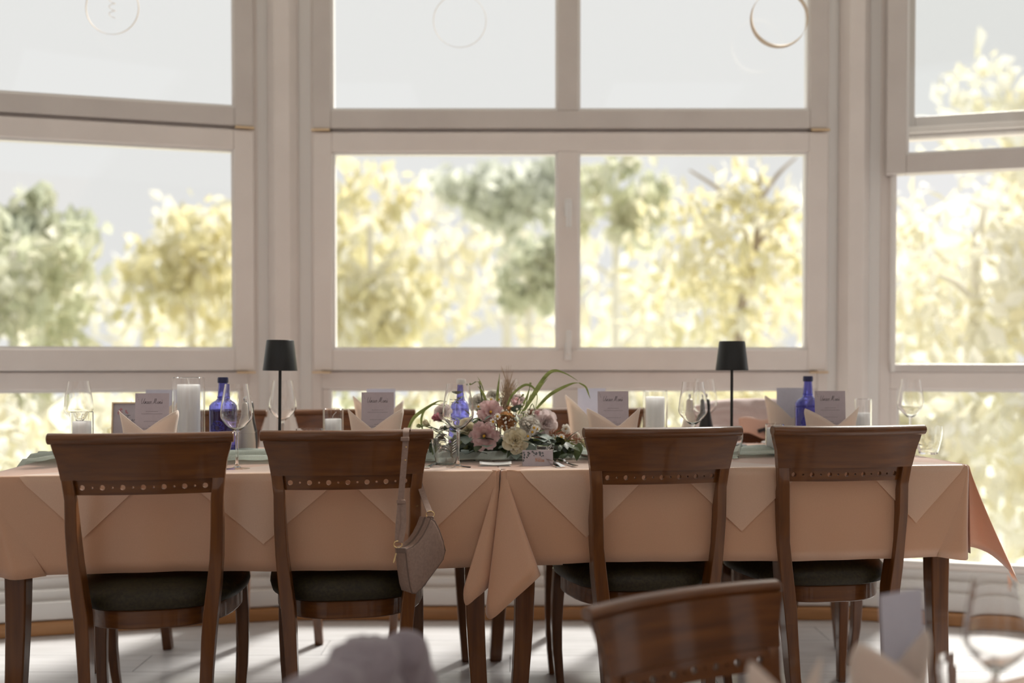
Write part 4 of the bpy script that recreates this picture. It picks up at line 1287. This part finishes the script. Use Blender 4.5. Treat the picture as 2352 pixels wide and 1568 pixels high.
def bloom(name, px, py, r_px, kind, m, face=(0, -1, 0.3), dy=0.0, seed=0):
    rnd = random.Random(seed + px)
    r = r_px * FY / F
    z = Vector(face).normalized()
    q = z.to_track_quat('Z', 'Y').to_matrix().to_4x4()
    base = FP(px, py, dy) - z * r * 0.45
    c = MB().lathe([(0, -r * 0.25), (r * 0.16, -r * 0.2), (r * 0.24, 0), (r * 0.14, r * 0.12), (0, r * 0.16)], 12)
    core_m = {'daisy': FM['yellow'], 'lisi': FM['deep']}.get(kind, FM['stem'])
    if kind == 'daisy': c = MB().lathe([(0, -r * .05), (r * .36, -r * .05), (r * .38, r * .1), (r * .25, r * .28), (0, r * .34)], 12)
    o = c.build(name, core_m, fl, True)
    o.matrix_basis = Matrix.Translation(base) @ q
    def ring(n, tilt, L, w, r0, me, z0=0.0, a0=0.0, jit=0.12):
        for i in range(n):
            a = a0 + 2 * PI * i / n + rnd.uniform(-jit, jit)
            p = bpy.data.objects.new('petal', me); link(p, o)
            p.matrix_basis = Matrix.Translation((0, 0, z0)) @ Matrix.Rotation(a, 4, 'Z') @ Matrix.Translation((r0, 0, 0)) @ Matrix.Rotation(R(tilt + rnd.uniform(-5, 5)), 4, 'Y')
    if kind == 'lisi':
        ring(5, 14, 1, 1, r * .10, pm(r * .44, r * 0.86, .35, .40, .06, False, m), 0)
        ring(6, 32, 1, 1, r * .12, pm(r * .52, r * 1.02, .30, .36, .08, False, m), 0, 0.5)
        ring(6, 52, 1, 1, r * .14, pm(r * .56, r * 1.10, .25, .30, .08, False, m), 0, 0.1)
        st = MB().lathe([(0, 0), (r * .05, 0), (r * .05, r * .4), (r * .12, r * .48), (r * .10, r * .58), (0, r * .6)], 10).build('stamen', FM['yellow'], o, True)
    elif kind == 'rose':
        for k, (n, tl, L) in enumerate(((3, 4, .72), (4, 12, .80), (5, 22, .90), (5, 36, .98), (6, 54, 1.04), (6, 72, 1.0))):
            ring(n, tl, 1, 1, r * (.04 + .05 * k), pm(round(r * (.34 + .05 * k), 4), round(r * L, 4), .55, .10 + .07 * k, .03, False, m), r * (.06 - .01 * k), k * 0.7)
    elif kind == 'carn':
        for k, (n, tl) in enumerate(((5, 8), (7, 22), (8, 38), (9, 55), (9, 72))):
            ring(n, tl, 1, 1, r * (.03 + .03 * k), pm(round(r * .42, 4), round(r * .98, 4), .35, .18, .10, False, m), 0, k * 0.4, 0.3)
    elif kind == 'tulip':
        ring(3, 6, 1, 1, r * .12, pm(r * .55, r * 1.7, .6, .12, .02, False, m), 0)
        ring(3, 16, 1, 1, r * .16, pm(r * .58, r * 1.6, .6, .22, .03, False, m), 0, 1.05)
    elif kind == 'bud':
        ring(4, 3, 1, 1, r * .25, pm(r * .55, r * 1.5, .7, -.15, 0, False, m), -r * .2)
        ring(4, 28, 1, 1, r * .25, pm(r * .22, r * 1.1, .2, .2, 0, True, 'bud'), -r * .25, 0.7)
    elif kind == 'daisy':
        ring(11, 82, 1, 1, r * .30, pm(r * .20, r * .75, .1, -.05, 0, False, 'white'), 0)
    # stem back into the foam
    s = MB().tube(catmull([Vector((0, 0, -r * 0.2)), Vector((0, 0, -r * 0.2 - 0.03)), q.to_3x3().inverted() @ (Vector((base.x * 0.55, 0.0, 0.03)) - base)], 4), 0.0016, 6).build('stem', FM['stem'], o, True)
    return o
fo = (0, -1, 0.35)
bloom('lisianthus', 1127, 946, 26, 'lisi', 'pink', (0.15, -1, 0.45), -0.06)
bloom('lisianthus', 1112, 1001, 29, 'lisi', 'pink', (-0.1, -1, 0.05), -0.11)
bloom('rose', 1185, 1010, 23, 'rose', 'cream', (0.1, -1, 0.25), -0.13)
bloom('carnation', 1100, 921, 20, 'carn', 'white', (-0.2, -1, 0.5), 0.02)
bloom('ranunculus', 1164, 965, 22, 'carn', 'orange', (0.1, -1, 0.5), -0.08)
bloom('rose', 1218, 978, 24, 'carn', 'white', (0.2, -1, 0.3), -0.09)
bloom('rose', 1257, 970, 24, 'rose', 'blush', (0.6, -1, 0.1), -0.05)
bloom('carnation', 1236, 955, 16, 'carn', 'white', (0.3, -1, 0.6), 0.03)
bloom('lisianthus', 1013, 945, 17, 'rose', 'blush', (-0.5, -1, 0.6), 0.0)
bloom('tulip', 1008, 963, 13, 'tulip', 'deep', (-0.7, -0.6, 0.5), -0.03)
bloom('tulip', 1184, 932, 16, 'tulip', 'pink', (0.2, -0.5, 1.0), -0.02)
bloom('tulip', 1170, 944, 9, 'tulip', 'orange', (0.0, -0.4, 1.0), -0.03)
bloom('carnation', 1190, 918, 17, 'carn', 'blush', (0.1, -1, 0.8), 0.06)
bloom('carnation', 1133, 905, 15, 'carn', 'white', (0.0, -1, 0.9), 0.07)
bloom('rose', 1073, 985, 15, 'rose', 'cream', (-0.3, -1, 0.2), -0.08)
bloom('lisianthus', 1231, 944, 9, 'tulip', 'pink', (0.4, -0.8, -0.4), -0.06)
bloom('freesia', 1300, 985, 11, 'lisi', 'white', (0.7, -1, 0.3), -0.02)
bloom('freesia', 1325, 1003, 10, 'lisi', 'white', (0.9, -1, 0.2), -0.02)
for k, (x, y, r_, f) in enumerate(((980, 972, 14, (-.6, -.8, .5)), (963, 978, 8, (-.9, -.5, .2)), (1097, 1034, 9, (-.3, -1, -.3)), (1070, 1026, 9, (-.6, -1, -.2)), (1340, 1014, 10, (1, -.8, 0)), (1102, 968, 13, (-.1, -1, .5)),
                                   (1102, 880, 6, (-.1, -.2, 1)), (1080, 882, 4, (-1, -.2, .2)), (1218, 882, 5, (.2, -.2, 1)), (1200, 908, 5, (.4, -.4, .6)), (1345, 1024, 8, (1, -.6, -.3)))):
    bloom('bud', x, y, r_, 'bud', 'cream' if k in (0, 2, 4, 10) else 'bud', f, -0.05 if y > 900 else 0.0)
for k, (x, y) in enumerate(((1132, 968), (1143, 956), (1213, 1001), (1226, 981), (1233, 984), (1222, 992), (1128, 916), (1145, 917), (1099, 932), (1290, 1003))):
    bloom('daisy', x, y, 7.5, 'daisy', 'white', (random.uniform(-.3, .4), -1, random.uniform(.0, .7)), -0.12 if y > 950 else -0.03)
# foam bed
MB().grid(lambda a, b: (0.20 * math.cos(2 * PI * a) * math.sin(PI * b / 2 + 0.02), 0.075 * math.sin(2 * PI * a) * math.sin(PI * b / 2 + 0.02), 0.055 * math.cos(PI * b / 2)), 28, 8, close_u=True).build('foam_bed', FM['dark'], fl, True)
# leaves
def leaf_mesh(L, w, m, fold=0.15, droop=0.2):
    def fn(a, b):
        s = 2 * a - 1
        wp = w * math.sin(PI * min(0.998, (b * 0.97 + 0.015) ** 0.75))
        return (s * wp, b * L, fold * abs(s) * wp - droop * L * b * b)
    return MB().grid(fn, 4, 7).mesh('leaf', FM[m])
LM = {'g': leaf_mesh(0.05, 0.013, 'green'), 'd': leaf_mesh(0.055, 0.016, 'darkgreen'), 'e': leaf_mesh(0.042, 0.020, 'euca', 0.1), 'p': leaf_mesh(0.038, 0.010, 'bud')}
rnd = random.Random(9)
def leaf(px, py, dy, kind, yaw, pitch, sc=1.0):
    o = bpy.data.objects.new('leaf', LM[kind]); link(o, fl)
    o.matrix_basis = Matrix.Translation(FP(px, py, dy)) @ Euler((pitch, 0, yaw)).to_matrix().to_4x4() @ Matrix.Scale(sc, 4)
for px, py, k, sc in ((1075, 1000, 'e', 1.1), (1062, 1010, 'e', .9), (1068, 992, 'e', 1.0), (1258, 1000, 'e', 1.4), (1245, 1005, 'e', 1.2), (1272, 1006, 'e', 1.1), (1240, 996, 'e', 1.0), (1298, 1024, 'e', 1.1), (1310, 1020, 'g', 1.5),
                      (1050, 905, 'e', .9), (1055, 915, 'g', .8), (1045, 918, 'e', .8), (1068, 908, 'g', .9), (1038, 925, 'g', .9), (1330, 1018, 'g', 1.2), (1285, 1035, 'd', 1.2)):
    leaf(px, py, -0.09, k, rnd.uniform(1.6, 4.6), rnd.uniform(-.9, .6), sc)
for i in range(150):
    a = rnd.uniform(0, 1)
    px = 985 + 330 * a; top = 930 + 90 * abs(2 * a - 0.95) ** 1.6
    py = rnd.uniform(top, 1048)
    k = rnd.choice('gddddeepd' if py > 985 else 'gddeg')
    leaf(px, py, rnd.uniform(-0.10, 0.06) - 0.05 * (py > 1010), k, PI + rnd.uniform(-1.5, 1.5), rnd.uniform(-1.0, 0.9), rnd.uniform(.7, 1.15))
# grass blades
def blade(pts, w0, m='grass', dy=0.0):
    c = [FP(p[0], p[1], dy + (p[2] if len(p) > 2 else 0)) for p in pts]
    c = catmull(c, 6); vs = []; n = len(c)
    for i, p in enumerate(c):
        t = (c[min(i + 1, n - 1)] - c[max(i - 1, 0)]).normalized()
        s = t.cross(Vector((0, 1, 0))).normalized()
        w = w0 * (0.55 + 0.45 * math.sin(PI * min(1, i / n * 1.3))) * (1 - (i / (n - 1)) ** 3 * 0.92)
        vs += [p + s * w, p + Vector((0, -w * 0.4, 0)), p - s * w]
    fs = []
    for i in range(n - 1):
        for k in (0, 1):
            a = 3 * i + k; fs.append((a, a + 1, a + 4, a + 3))
    MB().add(vs, fs).build('grass_blade', FM[m], fl, True, autos=80)
for pts, w in (([(1142, 935), (1143, 900), (1148, 856)], .0042), ([(1118, 925), (1108, 900), (1097, 886)], .0042), ([(1112, 900), (1104, 878), (1096, 864)], .0016),
               ([(1165, 930), (1178, 905), (1205, 884), (1225, 890), (1234, 912), (1228, 945)], .0042), ([(1232, 938), (1265, 905), (1310, 882), (1330, 879)], .0056), ([(1330, 879), (1345, 888), (1352, 905), (1356, 916)], .0030),
               ([(1200, 950), (1225, 905), (1255, 862), (1275, 851), (1300, 858), (1327, 874)], .0062), ([(1195, 955), (1220, 918), (1240, 890), (1258, 868)], .005),
               ([(936, 990), (950, 960), (975, 940), (1005, 922), (1020, 921)], .0056), ([(970, 985), (968, 960), (978, 938), (1000, 928), (1022, 934)], .0040),
               ([(1190, 952), (1208, 915), (1218, 885)], .0030), ([(1195, 950), (1212, 925), (1222, 893)], .0026), ([(1225, 1010), (1280, 1008), (1310, 1018), (1342, 1028)], .0050), ([(1260, 1015), (1300, 1012), (1342, 1008)], .0030)):
    blade(pts, w, dy=-0.04)
# fine sprays: dry plumes, gypsophila, rust coloured spray
m = MB()
for i in range(130):
    x0 = rnd.uniform(1150, 1168); y0 = rnd.uniform(915, 950); k = rnd.random()
    x1 = 1152 + 34 * k + rnd.uniform(-10, 10); y1 = 868 + 30 * rnd.random()
    p, q = FP(x0, y0, rnd.uniform(-.04, .02)), FP(x1, y1, rnd.uniform(-.03, .03))
    m.tube([p, (p + q) / 2 + Vector((rnd.uniform(-.004, .004), 0, .002)), q], [.0008, .0008, .0003], 4)
o = m.build('dry_plume', FM['straw'], fl, True); o['kind'] = 'stuff'
m = MB()
for i in range(26):
    x1 = 1166 + rnd.uniform(-16, 16); p, q = FP(1168, 890), FP(x1, 835 + rnd.uniform(0, 25), rnd.uniform(-.02, .02))
    m.tube([p, (p + q) / 2, q], [.0005, .0004, .0002], 4)
o = m.build('feathery_plume', FM['straw'], fl, True); o['kind'] = 'stuff'
m = MB(); ms = MB()
for cxp, cyp, n, sp in ((1200, 957, 20, 16), (1150, 990, 14, 16), (1165, 962, 12, 14), (1176, 985, 12, 14), (1192, 1035, 12, 16), (1030, 978, 10, 12), (1205, 945, 10, 14), (1180, 1030, 8, 12), (1015, 982, 6, 14), (1210, 968, 8, 10)):
    root_p = FP(cxp, cyp + 14, -0.03)
    for i in range(n):
        p = FP(cxp + rnd.gauss(0, sp * .6), cyp + rnd.gauss(0, sp * .5), -0.12 + rnd.uniform(-.02, .02)); rr = rnd.uniform(.0022, .0042)
        m.lathe([(0, -rr), (rr * .75, -rr * .6), (rr, 0), (rr * .75, rr * .6), (0, rr)], 7, p)
        ms.tube([root_p, p], .0004, 3)
o = m.build('gypsophila', FM['white'], fl, True); o['kind'] = 'stuff'
o = ms.build('gypsophila_stems', FM['stem'], fl, True); o['kind'] = 'stuff'
m = MB()
for i in range(26):
    t0 = i / 26; p = FP(1262 + 72 * t0, 994 + 10 * t0 + 6 * t0 * t0, -0.06)
    for s in range(5):
        q = p + Vector((rnd.uniform(-.006, .018), rnd.uniform(-.012, .012), rnd.uniform(-.018, .016)))
        m.tube([p, (p + q) / 2 + Vector((0, 0, .002)), q], [.0008, .0007, .0005], 4)
m.tube([FP(1262, 994, -.06), FP(1300, 999, -.06), FP(1336, 1012, -.06)], .0012, 5)
o = m.build('rust_spray', FM['rust'], fl, True); o['kind'] = 'stuff'

# ================================================================== handbag on the second near chair
bagY = lambda x: 2.475 + (x - 915) * 0.0011
bag = thing('handbag', 'taupe leather shoulder bag hanging by its strap from a chair back', 'handbag', W(950, 1300, 2.55))
b0 = Vector(bag.location)
outl = [(931, 1262), (946, 1256), (960, 1244), (972, 1228), (982, 1208), (989, 1190), (998, 1196), (1008, 1216), (1017, 1242), (1022, 1264), (1017, 1284), (1002, 1305), (982, 1332), (966, 1352), (954, 1362), (946, 1362), (941, 1345), (935, 1305)]
ring0 = []
for x, y in outl:
    ring0.append(W(x, y, bagY(x)) - b0)
cen = sum(ring0, Vector()) / len(ring0)
back = Vector((-0.030, 0.034, 0.0))
def shr(p, k): return cen + (p - cen) * k
rings = [[shr(p, 0.90) - back * 0.10 for p in ring0], [shr(p, 0.975) - back * 0.05 for p in ring0], [shr(p, 1.0) for p in ring0], [p + back for p in ring0], [shr(p, .975) + back * 1.05 for p in ring0], [shr(p, .9) + back * 1.1 for p in ring0]]
MB().loft(rings).build('body', M['bag'], bag, True, autos=60)
MB().tube([p - back * 0.02 for p in ring0] + [ring0[0] - back * 0.02], 0.0016, 6).build('piping', M['bagdark'], bag, True)
MB().tube([shr(p, 1.004) + back * 0.5 for p in ring0[0:6]], 0.0028, 6).build('zip', M['bagdark'], bag, True)
def strip(pts, w, th, name, mtl, n=6):
    c = catmull(pts, n); rings = []
    for i, p in enumerate(c):
        t = (c[min(i + 1, len(c) - 1)] - c[max(i - 1, 0)]).normalized()
        s = Vector((1, 0.12, 0)); s = (s - t * s.dot(t)).normalized(); k = s.cross(t).normalized()
        rings.append([p + s * w / 2 + k * th / 2, p - s * w / 2 + k * th / 2, p - s * w / 2 - k * th / 2, p + s * w / 2 - k * th / 2])
    return MB().loft(rings).build(name, M[mtl], bag, True, autos=50)
B = lambda x, y, Y: W(x, y, Y) - b0
strip([B(914, 1246, 2.487), B(916, 1200, 2.50), B(923, 1120, 2.520), B(929, 1050, 2.533), B(932, 1008, 2.537), B(932.5, 992, 2.543), B(934, 984.5, 2.567), B(936, 985, 2.592), B(940, 1000, 2.612), B(950, 1060, 2.645), B(962, 1105, 2.66), B(975, 1145, 2.63), B(987, 1176, 2.59)], 0.0155, 0.0028, 'strap', 'bag')
strip([B(920, 1246, 2.482), B(927, 1205, 2.497), B(926, 1150, 2.512)], 0.013, 0.0024, 'strap_end', 'bag')
for x, y, Y in ((930, 1008, 2.531), (921, 1152, 2.509)):
    p = B(x, y, Y); MB().box(p.x - .0105, p.x + .0105, p.y - .004, p.y + .005, p.z - .005, p.z + .005).build('strap_loop', M['bag'], bag, False, bevel=.0015)
for x, y, Y in ((933, 1027, 2.530), (931, 1057, 2.526)):
    p = B(x, y, Y); MB().lathe([(0, .003), (.0018, .002), (.0022, 0), (0, -.001)], 10, p).build('stud', M['gold'], bag, True)
for x, y, Y in ((914, 1250, 2.483), (988, 1181, 2.588)):
    p = B(x, y, Y)
    MB().tube([p + Vector((.0105 * math.cos(2 * PI * k / 20), .002, .0085 * math.sin(2 * PI * k / 20))) for k in range(21)], .0014, 6).build('ring', M['gold'], bag, True)
p = B(921, 1264, 2.478); MB().box(p.x - .011, p.x + .012, p.y - .002, p.y + .006, p.z - .007, p.z + .007).build('tab', M['bagdark'], bag, False, bevel=.002)
p = B(989, 1190, 2.582); MB().box(p.x - .010, p.x + .008, p.y - .002, p.y + .006, p.z - .006, p.z + .005).build('tab', M['bagdark'], bag, False, bevel=.002)
MB().tube(catmull([B(910, 1270, 2.48), B(907, 1282, 2.48), B(904, 1292, 2.48)], 4), .0016, 6).build('zip_pull', M['gold'], bag, True)

# ================================================================== jackets over chair backs
def draped(t, mtl, w, zb, zf, top, seed, amp, y_off=0.0, nu=48, nv=40, round_=0.05):
    """cloth over a chair back in the chair's own coordinates; runs from the rear hem over the rail to the front hem"""
    def fn(a, b):
        x = (2 * a - 1) * w
        tp = top - round_ * abs(2 * a - 1) ** 3.5
        yc = lean(0.86) + bend(max(-.22, min(.22, x)))
        if b < 0.45:
            q = b / 0.45; z = zb + (tp - 0.02 - zb) * q; y = yc - 0.034 - 0.03 * (1 - q) + 0.05 * (1 - q) * 0.4
        elif b > 0.55:
            q = (b - 0.55) / 0.45; z = tp - 0.02 - (tp - 0.02 - zf) * q; y = yc + 0.022 + 0.06 * q
        else:
            q = (b - 0.45) / 0.1 * PI; z = tp - 0.02 + 0.02 * math.sin(q); y = yc - 0.006 - 0.028 * math.cos(q)
        k = noise.noise((x * 7 + seed, b * 5, seed)) * amp + 0.5 * amp * noise.noise((x * 19, b * 9 + seed, 2.0))
        side = -1 if b < 0.5 else 1
        return (x * (1 + 0.15 * noise.noise((b * 4, seed, x * 3))), y + y_off + side * (abs(k) + 0.003), z + k * 0.5 * (0.3 + abs(2 * b - 1)))
    return MB().grid(fn, nu, nv).build('body', mtl, t, True, autos=80, solid=0.003)
jd = thing('jacket', 'pale pink jacket hung over a window side chair, by the right lamp', 'jacket', chairD.location, 0, rot=tuple(chairD.rotation_euler))
draped(jd, M['pinkcoat'], 0.25, 0.55, 0.795, 0.905, 3.1, 0.012)
# collar with lining and label on the front
def lin(a, b):
    x = 0.09 - 0.17 * a; z = 0.835 - 0.055 * b + 0.006 * math.sin(a * 9); return (x, -0.185 + 0.02 * b + 0.012 * math.sin(a * 3), z - 0.03 * a * b)
MB().grid(lin, 12, 8).build('lining', M['lining'], jd, True, solid=0.002)
m = MB(); m.box(-0.03, 0.03, -0.002, 0.002, -0.007, 0.007); m.box(-0.008, 0.006, -0.002, 0.002, -0.019, -0.007)
o = m.build('collar_label', M['ink'], jd, False); o.location = (-0.002, -0.150, 0.796); o.rotation_euler = (0.2, 0.28, 0)
jf = thing('jacket', 'blurred lilac grey jacket draped over a foreground chair', 'jacket', chairJ.location, 0, rot=tuple(chairJ.rotation_euler))
jb = draped(jf, M['greycoat'], 0.25, 0.42, 0.50, 0.895, 8.3, 0.022, round_=0.06)
fold_tex = bpy.data.textures.new('folds', 'CLOUDS'); fold_tex.noise_scale = 0.075; fold_tex.noise_depth = 1
def crease(o, s):
    d = o.modifiers.new('folds', 'DISPLACE'); d.texture = fold_tex; d.strength = s; d.mid_level = 0.4; d.texture_coords = 'LOCAL'
crease(jb, 0.05)
for s in (-1, 1):
    pts = [(s * 0.20, -0.30, 0.86), (s * 0.26, -0.29, 0.78), (s * 0.285, -0.27, 0.62), (s * 0.28, -0.25, 0.45)]
    MB().tube(catmull(pts, 5), [0.03 + 0.02 * min(1, i / 5) for i in range(16)], 20).build('sleeve', M['greycoat'], jf, True, sub=2)
    crease(jf.children[-1], 0.05)

# ================================================================== foreground table
nf = Vector((math.sin(R(29.6)), -math.cos(R(29.6)))); af = Vector((math.cos(R(29.6)), math.sin(R(29.6))))
E0 = Vector((0.511, 1.51))
o0 = E0 + af * 0.60
FT = 0.745 + LOW
tb = make_table('dining_table', 'foreground dining table at the lower right, mostly out of the picture', (o0.x, o0.y, LOW), R(209.6), 1.15, TD, 0.745, group='foreground table')
T_keep, CL_keep = T, CLZ
CLZ = FT + 0.004
def T(uu, ww, z=0.0):
    p = o0 - af * uu + nf * ww
    return Vector((p.x, p.y, z))
Z0f = CLZ - DROP
tablecloth('tablecloth', 'peach tablecloth on the foreground table at the lower right', -0.004, 1.154, {}, 'foreground table')
CLZF = CLZ
T, CLZ = T_keep, CL_keep
def fpos(px, Y): return ((px - 1176) / F * Y, Y, CLZF + 0.0008)
n1 = napkin(0, 0.3, 'blurred peach napkin holding a pale card in the foreground', 'foreground napkins', 0.5, 31, 0.160)
n1.location = fpos(2040, 1.45); n1.scale = (0.85, 0.95, 1.0)
n2 = napkin(0, 0.3, 'blurred peach napkin tip at the bottom edge, right of the foreground chair', 'foreground napkins', 0.2, 32, 0.160)
n2.location = fpos(1800, 1.335); n2.scale = (0.62, 0.8, 1.0)
c1 = menu(0, 0.3, 'blurred pale card standing in the foreground napkin', False, 0, 'foreground cards', rz=R(30))
c1.location = fpos(2092, 1.50)
wine_glass('blurred wine glass on the foreground table at the right edge', 0, 0, fpos(2294, 1.42))
tumbler('blurred water tumbler on the foreground table', 0, 0, fpos(2228, 1.52))
pf = plate('blurred white plate on the foreground table at the right', 1000, 0.3); pf.location = (0.80, 1.50, CLZF + 0.001)
